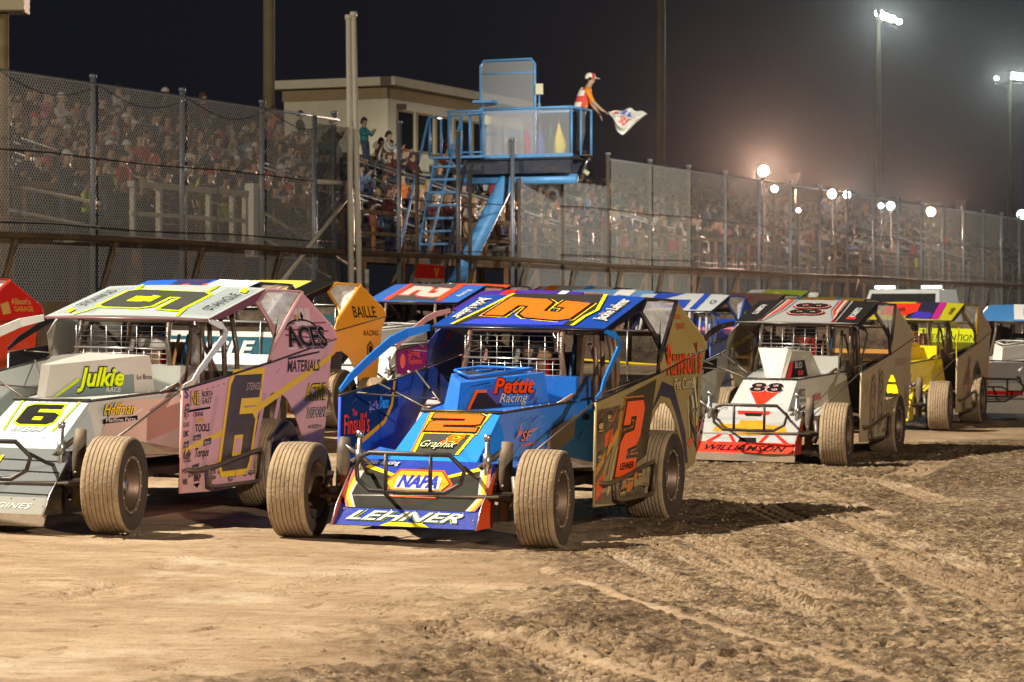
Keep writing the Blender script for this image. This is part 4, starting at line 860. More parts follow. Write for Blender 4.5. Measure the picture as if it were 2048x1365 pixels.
# car 2
GOLD='8f7a3e'
S2=dict(body='1450b8',hood='1a72d8',nose='1f86e6',plow='1438a4',lip='2340a0',wing='f04a12',left=GOLD,mud=.38,sail='a48c4c',roof='1248a8',trim='1f86e6',frame='14142a',rin='1450b8',sailin='1450b8',roofedge='10142c',
  deck='20203a',cage='6b4f48',bumper=BLACKM,seat='141414',reardeck='1c1c1c',scoop=dict(kind='v',c='1a7ae0',ry=-.1,zt=1.07),steer=4,edge=P_('4c6cf0'),
  dec_roof=[poly([(-.57,-.40),(.05,-.46),(.57,-.52),(.57,.42),(.25,.42),(.0,.46),(-.57,.36)],BK2,.003),poly([(.57,-.46),(.57,.36),(.38,.36),(.36,.2),(.40,.0),(.34,-.2),(.40,-.40)],P_('3040c0'),.005),
    poly([(-.57,-.42),(.05,-.48),(.57,-.545),(.57,-.515),(.05,-.45),(-.57,-.39)],YE,.006),poly([(-.57,.38),(0,.48),(.25,.45),(.57,.45),(.57,.42),(.25,.42),(0,.45),(-.57,.35)],YE,.006),
    roofnum(N2,0.02,-.01,.66,.60,[YE,K,P_('ff6a10')],[.040,.028,0],.25),
    lambda b,f:[b.text('Jackie Lehner',f,m,-.02,-.615,.10,l,width=.78,shear=.3,bold=bd) for m,l,bd in ((YE,.005,.05),(K,.008,.03),(W,.011,.008))] and None,
    mirror_text(lambda b,f:[b.text('Jackie Lehner',f,m,.02,-.62,.10,l,width=.78,shear=.3,bold=bd) for m,l,bd in ((YE,.005,.05),(K,.008,.03),(W,.011,.008))] and None)],
  dec_nose=[poly([(-.16,.0),(.14,.0),(.21,.36),(-.20,.36)],P_('45463c'),.003),poly([(-.18,.0),(-.16,.0),(-.20,.37),(-.225,.37)],YE,.006),poly([(.14,.0),(.165,.0),(.235,.37),(.21,.37)],YE,.006),poly([(-.195,.0),(-.18,.0),(-.225,.37),(-.235,.37)],OR,.006),
    outl(xf([(0,0),(1,0),(1,.27),(.30,.27),(.30,.43),(.9,.47),(1,.55),(1,1.06),(.9,1.2),(0,1.2),(0,.88),(.66,.88),(.66,.72),(.1,.68),(0,.6)],-.185,.20,.38,.13),[YE,K,P_('ff6a14')],[.020,.012,0],.006),
    otxt('8',.06,.08,.10,[YE,OR],[.06,0],.006,width=.16,shear=.3),otxt('Graphix',-.02,.055,.06,[K,P_('d8dcb0')],[.05,0],.012,width=.26,shear=.4)],
  dec_hood=[otxt('SF',.66,.66,.075,[K,P_('d88890')],[.08,.02],.005,width=.17,shear=.4),poly([(.50,.68),(.60,.80),(.57,.73),(.86,.75),(.78,.72),(.60,.71)],P_('c87882'),.004),poly([(.58,.62),(.80,.635),(.80,.645),(.58,.63)],OR,.004),
    poly([(.98,.58),(1.06,.72),(1.48,.83),(1.45,.66),(1.10,.54)],P_('77737e',.3),.004),poly([(1.63,.78),(1.70,.785),(1.70,.83),(1.63,.825)],K,.006)],
  dec_scoop=[poly([(.07,.0),(.10,.0),(.20,.12),(.30,.12),(.30,.14),(.18,.14)],OR,.003),poly([(.10,.0),(.20,.12),(.34,.12),(.46,.02),(.46,.0)],P_('30262e'),.003),poly([(.29,.12),(.44,.20),(.56,.20),(.44,.05),(.40,.03)],P_('57509a'),.004),poly([(.56,.18),(.78,.22),(.62,.16)],P_('d89a28'),.004),
    otxt('Pettit',.60,.115,.115,[K,P_('ff4a10')],[.10,.04],.006,width=.46,shear=.35),otxt('Racing',.58,.045,.07,[P_('e0c8b0')],[0],.009,width=.32,shear=.5)],
  dec_plow=[poly([(-.40,.0),(.40,.0),(.46,.12),(.42,.36),(.16,.30),(0,.38),(-.16,.30),(-.42,.36),(-.46,.12)],P_('303029'),.003),
    lambda b,f:[b.decal([[(s*(.40+d),0),(s*(.46+d),.12),(s*(.42+d),.36+d),(s*(.45+d),.37+d),(s*(.485+d),.12),(s*(.425+d),0)]],f,m,.006+.001*i) for s in (1,-1) for i,(d,m) in enumerate(((0,P_('b8b8b8')),(.022,YE),(.044,P_('f08060'))))] and None,
    lambda b,f:[b.decal([[(s*.40,.385),(s*.14,.285),(s*.155,.265),(s*.43,.36)]],f,YE,.006) for s in (1,-1)] and None,
    outl([(-.15,.12),(.15,.12),(.23,.225),(.15,.33),(-.15,.33),(-.23,.225)],[P_('f05a28'),K,P_('f2a818')],[.02,.006,0],.009),poly([(-.16,.17),(.165,.17),(.165,.275),(-.16,.275)],W,.018),txt('NAPA',P_('2a3cb0'),0,.183,.11,.021,width=.29,shear=.3,bold=.05),
    otxt('Lehner Racing',-.33,.385,.04,[K,W],[.06,0],.008,width=.3,shear=.4)],
  dec_lip=[otxt('LEHNER',-.02,.045,.085,[P_('b8d040'),K,P_('dfe4da')],[.07,.045,.02],.004,width=.84,shear=.5),poly([(-.18,.0),(.18,.0),(.12,.035),(-.12,.035)],YE,.004)],
  dec_rin=[poly([(.86,.52),(1.60,.72),(2.0,.85),(1.98,1.06),(.86,.96)],P_('13305c'),.003),poly([(1.12,.56),(1.72,.73),(1.88,.86),(1.93,1.05),(1.89,1.05),(1.84,.88),(1.70,.76),(1.12,.60)],P_('f0a01c'),.006),
    otxt('Finsulli\'s',1.14,.68,.15,[K,P_('ff4a3a')],[.05,.02],.006,width=.50),otxt('The',1.10,.81,.05,[P_('ff4a3a')],[.03],.006,width=.1),otxt('Speed Shop',1.50,.84,.07,[P_('b09ac8')],[.02],.006,width=.22),otxt('Deans',1.69,.85,.09,[P_('3a9ae8')],[.05],.008,width=.2,shear=.3)],
  dec_rear=[txt('ELECTRIC',OR,.30,.08,.13,.012,width=.62,bold=.05),txt('SERVICE',P_('d84a10'),.10,.0,.07,.012,width=.3,bold=.05),poly([(-.2,.27),(.8,.22),(.8,.235),(-.2,.285)],YE,.010)],
  dec_sailin=[otxt('MX',2.98,1.33,.11,[P_('8890b8')],[0],.004,width=.2),outl([(2.62+.045*math.cos(a),1.40+.045*math.sin(a)) for a in [i*PI/6 for i in range(12)]],[P_('e0401c')],[0],.004),poly([(2.55,1.30),(2.70,1.32),(2.70,1.335),(2.55,1.315)],RED,.004)],
  dec_left=[poly([(1.02,.30),(1.18,.45),(1.52,.68),(1.62,.92),(1.02,.90)],M_('3a2c18',.5),.002),poly([(1.22,.62),(1.42,.66),(1.42,.76),(1.22,.72)],M_('e05014',.3),.004),poly([(1.02,.38),(1.22,.46),(1.20,.32),(1.02,.25)],M_('e05014',.3),.004),
    lambda b,f:[b.decal([[(1.02,.45+i*.03),(1.55,.72+i*.03),(1.75,1.0),(1.77,1.0),(1.57,.70+i*.03),(1.02,.43+i*.03)]],f,M_('d89020',.2),.003) for i in range(2)] and None,
    poly([(1.45,.36),(2.33,.52),(2.58,1.09),(1.78,.99)],M_('2e2614',.3),.004),
    outl(xf(N2,1.46,.395,.50,.455,.52),[M_('d07818',.2),M_('18140e',.2),M_('ff5c1c',.22)],[.034,.024,0],.007),txt('LEHNER',K,1.76,.445,.05,.016,width=.36,shear=.3,bold=.03),
    poly([(1.5,.25),(1.9,.27),(2.25,.45),(2.05,.43)],M_('c87018',.3),.003),otxt('swift',1.13,.24,.06,[M_('a85048',.2)],[0],.004,width=.16,shear=.3),
    poly([(3.52,.55),(3.72,.68),(3.86,.70),(3.86,.64),(3.6,.52)],M_('e05a28',.2),.004),
    otxt('Rawson\'s',3.38,1.12,.24,[M_('c8a030',.2),M_('181410',.2),M_('f0441c',.15)],[.05,.035,.015],.006,width=1.05,shear=-.1),
    otxt('Pet Center',3.42,1.0,.09,[M_('181410',.2),M_('d0c090',.2)],[.05,.02],.006,width=.66),txt('GROOMING & SUPPLY',M_('c8b070',.2),3.45,.94,.045,.006,width=.5),
    lambda b,f:[b.decal([[(3.5+i*.05+.03*math.sin(i*2),.9-.02*i),(3.53+i*.05,.9-.02*i),(3.62+i*.03,.6-.01*i),(3.58+i*.03,.6)]],f,M_(['c8b890','5a4a28','2e2616','a8905a'][i%4],.3),.004+.0005*i) for i in range(6)] and None],
  dec_sail=[otxt('race',3.50,1.55,.06,[M_('d05a28',.2)],[.02],.004,width=.20),otxt('QUALITY',3.52,1.47,.05,[M_('c84a20',.2)],[.02],.004,width=.26)],
  left_label='dusty gold door panel with big orange number 2')
S2['dec_left'].append(poly([(1.02,.23),(1.5,.20),(2.3,.22),(2.3,.30),(1.02,.30)],M_('241c10',.5),.002))
# car 88
S88=dict(body='20201e',hood='b8b8b4',nose='babab8',plow='a8aaa8',lip='f0301c',wing='d81e14',left='b8ac94',mud=.8,sail='b8ac94',roof='a8a8a6',trim='181818',frame='181818',rin='aeb2aa',sailin='9aa090',roofedge='101010',deck='0c0c0c',
  cage='1c1412',bumper=BLACKM,skirt=True,reardeck='c88a28',scoop=dict(kind='hump',c='c0bcb0',zt=1.14),steer=4,edge=W,
  dec_roof=[poly([(-.57,-.69),(.57,-.69),(.57,-.44),(-.57,-.42)],P_('161616'),.002),poly([(-.57,.42),(.57,.45),(.57,.69),(-.57,.69)],P_('161616'),.002)]+
    [poly([(-.57,s*a),(0,s*(a+.02)),(.57,s*(a+c)),(.57,s*(a+c+.025)),(0,s*(a+.04)),(-.57,s*(a+.02))],m,.005) for s in (1,-1) for a,c,m in ((.28,.14,RED),(.33,.07,P_('e8a090')),(.37,.03,K),(.235,.15,GR))]+
    [(lambda xx:(lambda b,f:[b.text('8',(lambda u,v,l:f(u,v,l)),m,xx,-.155,.36,.006+.003*i,width=None,bold=bd) for i,(m,bd) in enumerate(((K,.13),(RED,.10),(P_('f0d0c8'),.075),(P_('1c0c0a'),.055)))] and None))(x) for x in (-.2,.14)]+
    [txt('ROBERTS',W,-.05,-.60,.07,.006,width=.5,shear=.2),mirror_text(txt('ROBERTS',W,-.05,-.60,.07,.006,width=.5,shear=.2)),poly([(.25,.53),(.42,.53),(.40,.63),(.28,.62)],RED,.006)],
  dec_nose=[poly([(-.13,.10),(.13,.10),(.20,.33),(-.20,.33)],P_('dadad8'),.001),poly([(0,-.02),(.17,.22),(-.17,.22)],P_('f0341c'),.004),otxt('88',0,.20,.125,[RED,W,K],[.08,.05,.03],.007,width=.36)],
  dec_hood=[otxt('ARTS',.38,.69,.085,[K],[.02],.004,width=.20,shear=.2),otxt('RADIATOR',.42,.63,.04,[K],[.01],.004,width=.18,shear=.2),poly([(.7,.62),(.95,.66),(.95,.72),(.74,.70)],P_('b06a78'),.003)],
  dec_scoop=[poly([(.02,.0),(.12,.18),(.42,.20),(.50,.0)],P_('231c1e'),.002),poly([(.0,.0),(.10,.17),(.16,.18),(.10,.0)],P_('e83a3a'),.004),otxt('BUD',.28,.11,.07,[P_('c8c0c0')],[.02],.006,width=.16),otxt('88',.32,.03,.06,[P_('f04a50')],[.02],.006,width=.12)],
  dec_plow=[poly([(-.36,.24),(-.14,.24),(-.12,.30),(.12,.30),(.14,.24),(.36,.24),(.40,.14),(.14,.14),(.12,.09),(-.12,.09),(-.14,.14),(-.40,.14)],P_('c8901c'),.004)]+
    [poly([(s*.44,.0),(s*.30,.12),(s*.26,.12),(s*.38,0)],RED,.005) for s in (1,-1)]+[poly([(s*.16,.0),(s*.22,.10),(s*.18,.10),(s*.12,0)],RED,.005) for s in (1,-1)]+[poly([(-.10,.0),(.10,.0),(.08,.06),(-.08,.06)],K,.005),poly([(-.16,.38),(.16,.38),(.18,.43),(-.18,.43)],RED,.004),poly([(-.08,.36),(.08,.36),(.1,.40),(-.1,.40)],K,.006)],
  dec_lip=[otxt('WILLIAMSON',0,.035,.08,[K],[.03],.004,width=.86,shear=.4)],
  dec_rin=[poly([(.85,.80),(2.2,.95),(2.2,1.06),(.85,.96)],K,.003),otxt('MAXWELL',1.35,.86,.08,[W],[.02],.006,width=.5,shear=.3),poly([(2.9,1.15),(4.0,1.3),(3.5,1.6)],P_('e8e028'),.003)],
  dec_left=[lambda b,f:[b.text('8',f,m,x,.33+dx,.60,.005+.002*i,width=.34,shear=.12,bold=bd) for x,dx in ((1.66,0),(2.1,.04)) for i,(m,bd) in enumerate(((mud('d8b090',.25),.11),(mud('4a3c30',.35),.06),(mud('8a7860',.4),.0)))] and None,txt('NORTHERN FINANCIAL',mud('5a4c3a',.8),3.35,1.0,.09,.004,width=.8)],
  left_label='mud-caked door panel with faint number 88')
# yellow car
SY=dict(body='f4d408',hood='f4d810',nose='f4d810',plow='e8cc10',wing='f4d810',left='b89478',mud=.85,sail='a07a66',roof='c8c020',trim='d8c020',frame='8a6a10',rin='b8a80c',sailin='9a8448',roofedge='2a2208',deck='1a1608',cage='2a1c10',bumper=BLACKM,
  seat='e08a10',reardeck='b8c820',scoop=dict(kind='v',c='d8b010'),steer=3,
  dec_roof=[poly([(-.57,-.69),(.57,-.69),(.57,-.55),(-.57,-.50)],P_('23232b'),.002),poly([(-.57,-.50),(.57,-.55),(.57,-.50),(-.57,-.45)],P_('a02060'),.002),poly([(-.57,.34),(.57,.40),(.57,.50),(-.57,.44)],P_('b01c80'),.003),poly([(-.57,.0),(.57,.02),(.57,.40),(-.57,.34)],P_('1f1c3c'),.002),poly([(.1,.1),(.57,.1),(.57,.38),(.2,.36)],P_('3a2ca8'),.004),
    poly([(-.45,-.42),(.25,-.40),(.45,-.05),(.1,.12),(-.45,.08)],P_('e83018'),.005),poly([(-.1,-.2),(.2,-.18),(.1,-.05),(-.15,-.1)],P_('7a1c10'),.008),otxt('smith',.0,-.62,.05,[K],[.01],.005,width=.3),mirror_text(otxt('smith',.0,-.63,.08,[K],[.01],.005,width=.45,shear=.3))],
  dec_rear=[poly([(-.9,.1),(.9,.1),(.9,.42),(-.9,.42)],P_('c8d020'),.004),txt('CENTERMENTION',P_('3a3010'),.25,.24,.10,.008,width=.95,shear=.2),poly([(-.2,.2),(.6,.16),(.8,.22),(.0,.24)],P_('e8a020'),.007),poly([(-.85,.26),(-.2,.24),(-.2,.38),(-.85,.40)],P_('e8e0c8'),.006)],
  dec_left=[lambda b,f:[b.text('4',f,m,1.9,.40,.6,.004+.002*i,width=.6,shear=.2,bold=bd) for i,(m,bd) in enumerate(((mud('d09880',.3),.09),(mud('7a3426',.35),.03)))] and None,poly([(3.6,.5),(3.84,.5),(3.9,.8),(3.8,.9)],mud('e89018',.3),.004)],
  left_label='mud-caked door panel over yellow bodywork')
S2['dec_hood'].insert(0,shards(21,.42,1.7,.52,.84,22,[paint('0e3c94'),paint('2a86e8'),paint('0a2a70'),paint('3a9af0')],.001,.5,.05))
S2['dec_scoop'].insert(0,shards(22,.0,.85,.0,.2,14,[paint('0e3c94'),paint('2a86e8'),paint('56409a')],.001,.4,.05))
S2['dec_rin'].insert(0,shards(23,.9,2.3,.3,1.0,20,[paint('0e3c94'),paint('1c60d0'),paint('0a2a70')],.001,.3,.06))
S2['dec_plow'].append(shards(24,-.38,.38,.02,.34,16,[P_('5c5c54'),P_('34342e')],.0075,.3,.03)) if 0 else None
S2['dec_roof'].insert(3,shards(25,-.55,.5,-.66,.66,26,[paint('2440b8'),paint('1c68d8'),paint('0c3090')],.0015,.3,.05))
S6['dec_hood'].insert(1,shards(26,.5,2.0,.50,.84,12,[paint('c8b8b0'),paint('a8b4b4'),paint('d8dcd8')],.0025,.3,.04))
S2['dec_left'].insert(0,shards(3,1.03,1.9,.25,.93,26,[M_('2a2012',.3),M_('c8b480',.3),M_('5a4820',.3),M_('b8541c',.3),M_('142c70',.2)],.001,1.,.09))
S2['dec_left'].insert(1,shards(4,3.55,3.82,.64,1.1,22,[M_('2a2414',.3),M_('d8cca0',.3),M_('6a5c38',.3),M_('1c2c60',.2)],.001,-.8,.06))
S2['dec_left'].insert(2,poly([(2.50,.88),(2.72,.96),(3.0,.93),(3.2,.78),(3.38,.58),(3.48,.40),(3.56,.40),(3.46,.66),(3.1,1.02),(2.75,1.07),(2.45,.84)],M_('1a1c40',.2),.002))
S2['dec_left'].insert(3,badges([(1.12,.78,.14,.10),(1.33,.84,.12,.08),(1.10,.56,.10,.08),(1.9,.36,.2,.05),(2.15,.38,.12,.06),(1.7,.27,.2,.05)],M_('2a2414',.2),M_('d8b878',.2)))
S88['dec_left'].insert(0,shards(8,1.05,1.5,.25,.9,16,[mud('6a5a44',.7),mud('8a4a3c',.6),mud('cdbfa4',.6)],.001,1.,.06))
S88['dec_left'].insert(1,shards(9,3.5,3.86,.62,1.1,14,[mud('6a5a44',.7),mud('8a4a3c',.6),mud('cdbfa4',.6)],.001,-.7,.05))
SY['dec_left'].insert(0,shards(10,1.05,2.3,.3,.9,20,[mud('7a4434',.6),mud('cdb8a0',.6),mud('a83a2c',.5)],.001,1.,.07))
make_car('white number 6 race car with dusty pink door panel, nearest on the left',S6,228,1069,17.4)
make_car('blue number 2 race car with orange roof number, front centre of the pack',S2,1088,1095,18.64)
make_car('white number 88 race car with black and red roof and mud-caked door',S88,1672,935,18.5)
make_car('yellow race car with mud-caked door, following directly behind the number 88 car',SY,1880,862,18.5)
def simple(c,roof,roofd=[],**k):
    d=dict(body=c,hood=c,left=c,mud=.3,roof=roof,lod=1,trim=c,dec_roof=roofd); d.update(k); return d
def corner(label,S,local,px,py,th=20.,D=None,**k):
    O=place_pt(local,px,py,th,D=D); print('CAR',label[:40],[round(q,2) for q in O],round(gz(*O),2)); return make_car(label,S,0,0,th,pos=O,**k)
RF=(-2.04,.69,1.46); RR=(-3.18,.69,1.71); PK=(-3.62,.82,1.69)
corner('red race car with rounded sail panel at the left edge of the photo',simple('c0161a','c0161a',[],mud=.12,dz=-.13,dec_sail=[otxt('Allison\'s',3.72,1.42,.07,[P_('d8a860')],[.03],.004,width=.34),otxt('GARAGE',3.74,1.34,.06,[P_('e0a040')],[.03],.004,width=.34),poly([(3.35,1.3),(3.5,1.32),(3.5,1.45),(3.35,1.42)],P_('d8a860'),.004)]),PK,19,566,27,D=31)
corner('orange-yellow race car with black lettering on its sail, right behind the pink-doored car',simple('e8a020','e8d860',
  [poly([(-.57,.40),(.57,.40),(.57,.69),(-.57,.69)],K,.003),poly([(-.57,-.69),(.57,-.69),(.57,-.45),(-.57,-.45)],W,.003),otxt('5',-.1,-.12,.34,[P_('a03030'),P_('e8b0a0')],[.07,.0],.004,width=.5)],mud=.15,frame='e8a020',roofedge='101018',
  dec_sail=[otxt('BAILLE',3.52,1.30,.14,[K],[.01],.004,width=.62,shear=.1)],dec_left=[otxt('RACING',3.66,1.08,.07,[K],[0],.004,width=.42),outl([(3.55,.86),(3.64,.80),(3.73,.86),(3.73,.96),(3.64,1.02),(3.55,.96)],[K,P_('e8a020'),K],[0,-.02,-.04],.004)],
  dec_rear=[poly([(-.9,0),(.9,0),(.9,.4),(-.9,.4)],P_('284850'),.003)]),RF,584,607,22)
corner('race car with blue and red roof panels behind the orange-yellow car',simple('282830','2a68d0',[poly([(-.57,-.3),(.57,-.1),(.57,.2),(-.57,.1)],P_('30305a'),.003),poly([(-.3,-.1),(.5,-.05),(.57,.69),(-.57,.69)],P_('e85048'),.004),poly([(-.57,.2),(.0,.2),(.57,.69),(-.57,.69)],P_('d8d8d8'),.006)]),RR,524,566,22)
corner('dark blue race car with light blue and red striped roof and grey number',simple('1a2238','3a74d0',
  [poly([(-.57,-.40),(.57,-.34),(.57,.36),(-.57,.30)],P_('4a4a4e'),.003),roofnum(N2,0,0,.6,.52,[P_('f0503a'),P_('b8b8b0')],[.03,0],.25),poly([(-.57,.3),(.57,.36),(.57,.44),(-.57,.4)],P_('f04a2c'),.004),poly([(-.57,-.46),(.57,-.42),(.57,-.34),(-.57,-.40)],P_('f04a2c'),.004),mirror_text(otxt('Racing',0,-.61,.08,[W],[0],.005,width=.5,shear=.3))],hood='c8c8c4'),RF,915,607,19)
corner('pink race car with purple roof, mostly hidden behind the blue number 2 car',simple('d8a8a8','5030a8',
  [poly([(-.57,-.35),(.57,-.35),(.57,-.2),(-.57,-.2)],RED,.003),otxt('9',0,-.1,.4,[RED,W],[.08,0],.004,width=.6),poly([(-.57,.4),(.57,.4),(.57,.5),(-.57,.5)],W,.003)],rin='d8b0b4',
  dec_rin=[poly([(.86,.62),(1.95,.76),(1.99,1.06),(.86,.96)],P_('8a2a80'),.003),otxt('Spring',1.40,.90,.07,[P_('ff6a5a')],[.02],.006,width=.4),otxt('Trailworks',1.45,.80,.08,[P_('ff6a5a')],[.02],.006,width=.5),outl([(1.02+.09*math.cos(a),.84+.09*math.sin(a)) for a in [i*PI/6 for i in range(12)]],[P_('ff7a6a')],[0],.006)]),(-2.04,-.69,1.46),903,622,19.)
corner('race car with bright orange roof and clear spoiler, behind the dark blue car',simple('303030','f06030',[poly([(-.57,-.3),(.57,-.3),(.57,-.2),(-.57,-.25)],W,.003),otxt('3',0,-.2,.4,[W,P_('a03018')],[.06,0],.004,width=.5)]),RR,1022,572,22)
corner('race car with white, orange and light blue striped roof under the flag stand',simple('404040','d8d8d4',[poly([(-.57,-.5),(.57,-.5),(.57,-.2),(-.57,-.3)],P_('f08030'),.003),poly([(-.57,.2),(.57,.3),(.57,.42),(-.57,.34)],P_('3a90e0'),.003),poly([(-.57,-.69),(.57,-.69),(.57,-.62),(-.57,-.62)],RED,.003)]),RR,1231,576,22)
corner('race car with light blue roof behind the number 2 car\'s sail',simple('304878','70a8e0',[poly([(-.57,.1),(.57,.2),(.57,.45),(-.57,.38)],W,.003),outl(xf(N6,-.35,-.40,.6,.4,.2),[P_('a88858'),P_('70a8e0')],[.03,-.01],.004),otxt('19',.0,.2,.2,[K],[.02],.006,width=.3,shear=.2)]),RR,1312,584,21)
corner('blue race car with white and dark blue roof, its door reading PLA',simple('1c50b0','d4dade',
  [poly([(-.57,-.45),(.57,-.40),(.57,-.25),(.0,-.3),(-.57,.0)],P_('2348b0'),.003),poly([(-.1,-.35),(.5,-.3),(.5,.25),(-.1,.2)],P_('2348b0'),.004),poly([(-.57,.3),(.57,.35),(.57,.45),(-.57,.4)],P_('2348b0'),.003),mirror_text(otxt('G',.0,-.62,.1,[K],[0],.005,width=.3,shear=.3)),poly([(0,-.1),(.3,-.1),(.3,.05),(0,.05)],P_('e08a80'),.007)],cage='b0b4b8',hood='a8a098',
  dec_rear=[poly([(-.9,0),(.9,0),(.9,.42),(-.9,.42)],P_('1848b8'),.004),otxt('PLAZA',.35,.1,.2,[P_('e04060'),P_('f0a0a8')],[.05,.0],.006,width=.9)]),RF,1422,624,18.5)
corner('race car with pale salmon roof and red markings, beyond the number 88 car',simple('504848','d8a090',[poly([(-.57,-.6),(.57,-.5),(.57,-.3),(-.57,-.4)],W,.003),otxt('7',0,-.1,.3,[P_('f06048')],[.04],.004,width=.5)]),RR,1570,590,22)
corner('farthest race car with neon yellow-green roof next to the track wall',simple('384020','c0d828',[poly([(-.57,-.69),(.57,-.69),(.57,-.4),(-.57,-.3)],W,.003),otxt('45',0,-.1,.3,[P_('e8f060')],[.04],.004,width=.6)]),RR,1618,583,23)
corner('race car with yellow roof, red number and light blue stripes behind the 88 roof',simple('404030','d8b428',[poly([(-.57,.2),(.57,.25),(.57,.32),(-.57,.28)],P_('3a90d8'),.003),poly([(-.57,-.5),(.57,-.45),(.57,-.38),(-.57,-.42)],P_('3a90d8'),.003),otxt('21',0,-.2,.36,[P_('f04a28')],[.07],.004,width=.8)]),RR,1732,599,21)
corner('white and red race car with light blue roof at the right edge of the photo',simple('d0ccc4','4a98e0',[poly([(-.57,-.3),(.57,-.1),(.57,.4),(-.57,.3)],W,.003),poly([(-.3,-.1),(.3,0),(.2,.2),(-.3,.1)],P_('f07050'),.005)],hood='dcd8d0',plow='d8d4cc',deck='e03028',dec_plow=[poly([(-.4,.2),(.4,.2),(.4,.28),(-.4,.28)],RED,.004)]),(-3.18,-.69,1.71),1979,600,20,D=44)
# ---------------------------------------------------------------- drivers
def driver_mesh():
    J={'hip':((0,0,0),.15),'waist':((-.05,0,.18),.13),'chest':((-.08,0,.36),(.14,.19)),'neckb':((-.08,0,.48),.09),'neck':((-.06,0,.54),.055),'jaw':((-.03,0,.60),.085),'head':((-.04,0,.68),.10),'crown':((-.04,0,.74),.07)}
    E=[('hip','waist','c'),('waist','chest','c'),('chest','neckb','c'),('neckb','neck','c'),('neck','jaw','s'),('jaw','head','s'),('head','crown','s')]
    for k,s in (('l',1),('r',-1)):
        J[k+'sh']=((-.07,s*.19,.42),.07); J[k+'el']=((.10,s*.27,.22),.05); J[k+'wr']=((.30,s*.15,.36),.036); J[k+'ha']=((.36,s*.145,.40),.034); J[k+'fi']=((.39,s*.125,.44),.02); J[k+'th']=((.36,s*.10,.42),.013)
        J[k+'hp']=((.05,s*.10,-.02),.09); J[k+'kn']=((.48,s*.13,.08),.065); J[k+'an']=((.88,s*.11,-.08),.045); J[k+'to']=((.96,s*.11,.0),.035)
        E+=[('chest',k+'sh','c'),(k+'sh',k+'el','c'),(k+'el',k+'wr','c'),(k+'wr',k+'ha','g'),(k+'ha',k+'fi','g'),(k+'ha',k+'th','g'),('hip',k+'hp','c'),(k+'hp',k+'kn','c'),(k+'kn',k+'an','c'),(k+'an',k+'to','g')]
    return skin_body(J,E,[CLOTH,SKIN,DARK],['c','s','g'])
DRV=driver_mesh()
def helmet_mesh():
    b=MB(); n=20; vs=[]; rings=[(-.13,.085),(-.10,.118),(-.04,.135),(.03,.138),(.09,.118),(.13,.07),(.142,.001)]
    for z,r in rings:
        for j in range(n):
            a=2*PI*j/n; vs.append((-.03+r*1.12*math.cos(a),r*math.sin(a),.69+z))
    fs=[(i*n+j,i*n+(j+1)%n,(i+1)*n+(j+1)%n,(i+1)*n+j) for i in range(6) for j in range(n)]
    b.add(vs,fs,mat('helmet_shell',(.5,.5,.5),.25,0,0,.6,objcol=True),True)
    k=len(b.f)
    for q in range(k):
        i,j=q//n,q%n
        if i in(2,3) and (j<5 or j>=n-5): b.m[q]=b.mi(mat('visor',(.015,.015,.02),.1,0,0,.8))
    o=b.build('x'); me=o.data; bpy.data.objects.remove(o); return me
HELM=helmet_mesh()
cars=[o for o in COL.objects if o.name.split('.')[0]=='race_car']
dspec=[('driver in tan firesuit and white helmet at the wheel of the white number 6 car',(.35,.22,.12),(.85,.85,.85)),
 ('driver in brown firesuit and tan helmet behind the grille of the blue number 2 car',(.28,.15,.09),(.55,.33,.18)),
 ('driver in dark red firesuit and red helmet inside the number 88 car',(.25,.02,.02),(.6,.05,.03)),
 ('driver in orange firesuit and orange helmet inside the yellow car behind the 88',(.8,.35,.03),(.9,.3,.02))]
for c,(lb,c1,c2) in zip(cars,dspec):
    o=bpy.data.objects.new('person',DRV); COL.objects.link(o); o.color=(*c1,1); tag(o,lb,'driver','race car drivers')
    M=c.matrix_world if False else None
    bpy.context.view_layer.update(); o.matrix_world=c.matrix_world@Matrix.Translation((-2.52,0,.66))
    h=bpy.data.objects.new('helmet',HELM); COL.objects.link(h); h.parent=o; h.color=(*c2,1)
# ---------------------------------------------------------------- track wall, guard rail, catch fence
CONC=mat('dusty_concrete',(.23,.175,.12),.9,0,.4,0,.4,8,.3)
b=MB(); a0,a1=-30,150; zt=1.86
P=[world(a0,.0),world(a1,.0),world(a1,.35),world(a0,.35)]
vs=[(p.x,p.y,.5) for p in P]+[(p.x,p.y,zt) for p in P]; b.add(vs,[(0,1,5,4),(1,2,6,5),(2,3,7,6),(3,0,4,7),(4,5,6,7)],CONC)
tag(b.build('track_wall'),'low dusty concrete wall between the track and the grandstand','wall')
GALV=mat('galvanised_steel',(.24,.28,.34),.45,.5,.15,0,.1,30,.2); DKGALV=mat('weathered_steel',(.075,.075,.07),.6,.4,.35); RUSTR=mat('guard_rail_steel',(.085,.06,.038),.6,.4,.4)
root=empty('guard_rail',world(0,-.1,zt)); tag(root,'rusty pipe guard rail on leaning struts along the top of the track wall','guard rail')
def pbuild(b,name,root):
    o=b.build(name); o.parent=root; o.matrix_parent_inverse=Matrix.Translation(-root.location); return o
b=MB(); b.tube([world(t,-.18,2.93+.02*math.sin(t*.4)) for t in range(-12,140,3)],.055,RUSTR,8); pbuild(b,'rail_pipe',root)
for i in range(46):
    t=-9+i*3.05; b=MB(); b.tube([world(t-.28,.05,zt-.05),world(t,-.16,2.92)],.035,RUSTR,6); pbuild(b,'strut',root)
root=empty('catch_fence',world(0,.2,zt)); tag(root,'tall chain-link catch fence on steel posts along the outside of the track','fence')
CL1=chainlink('chain_link_wire',(.60,.61,.60),.076,.125,.5,.2); 
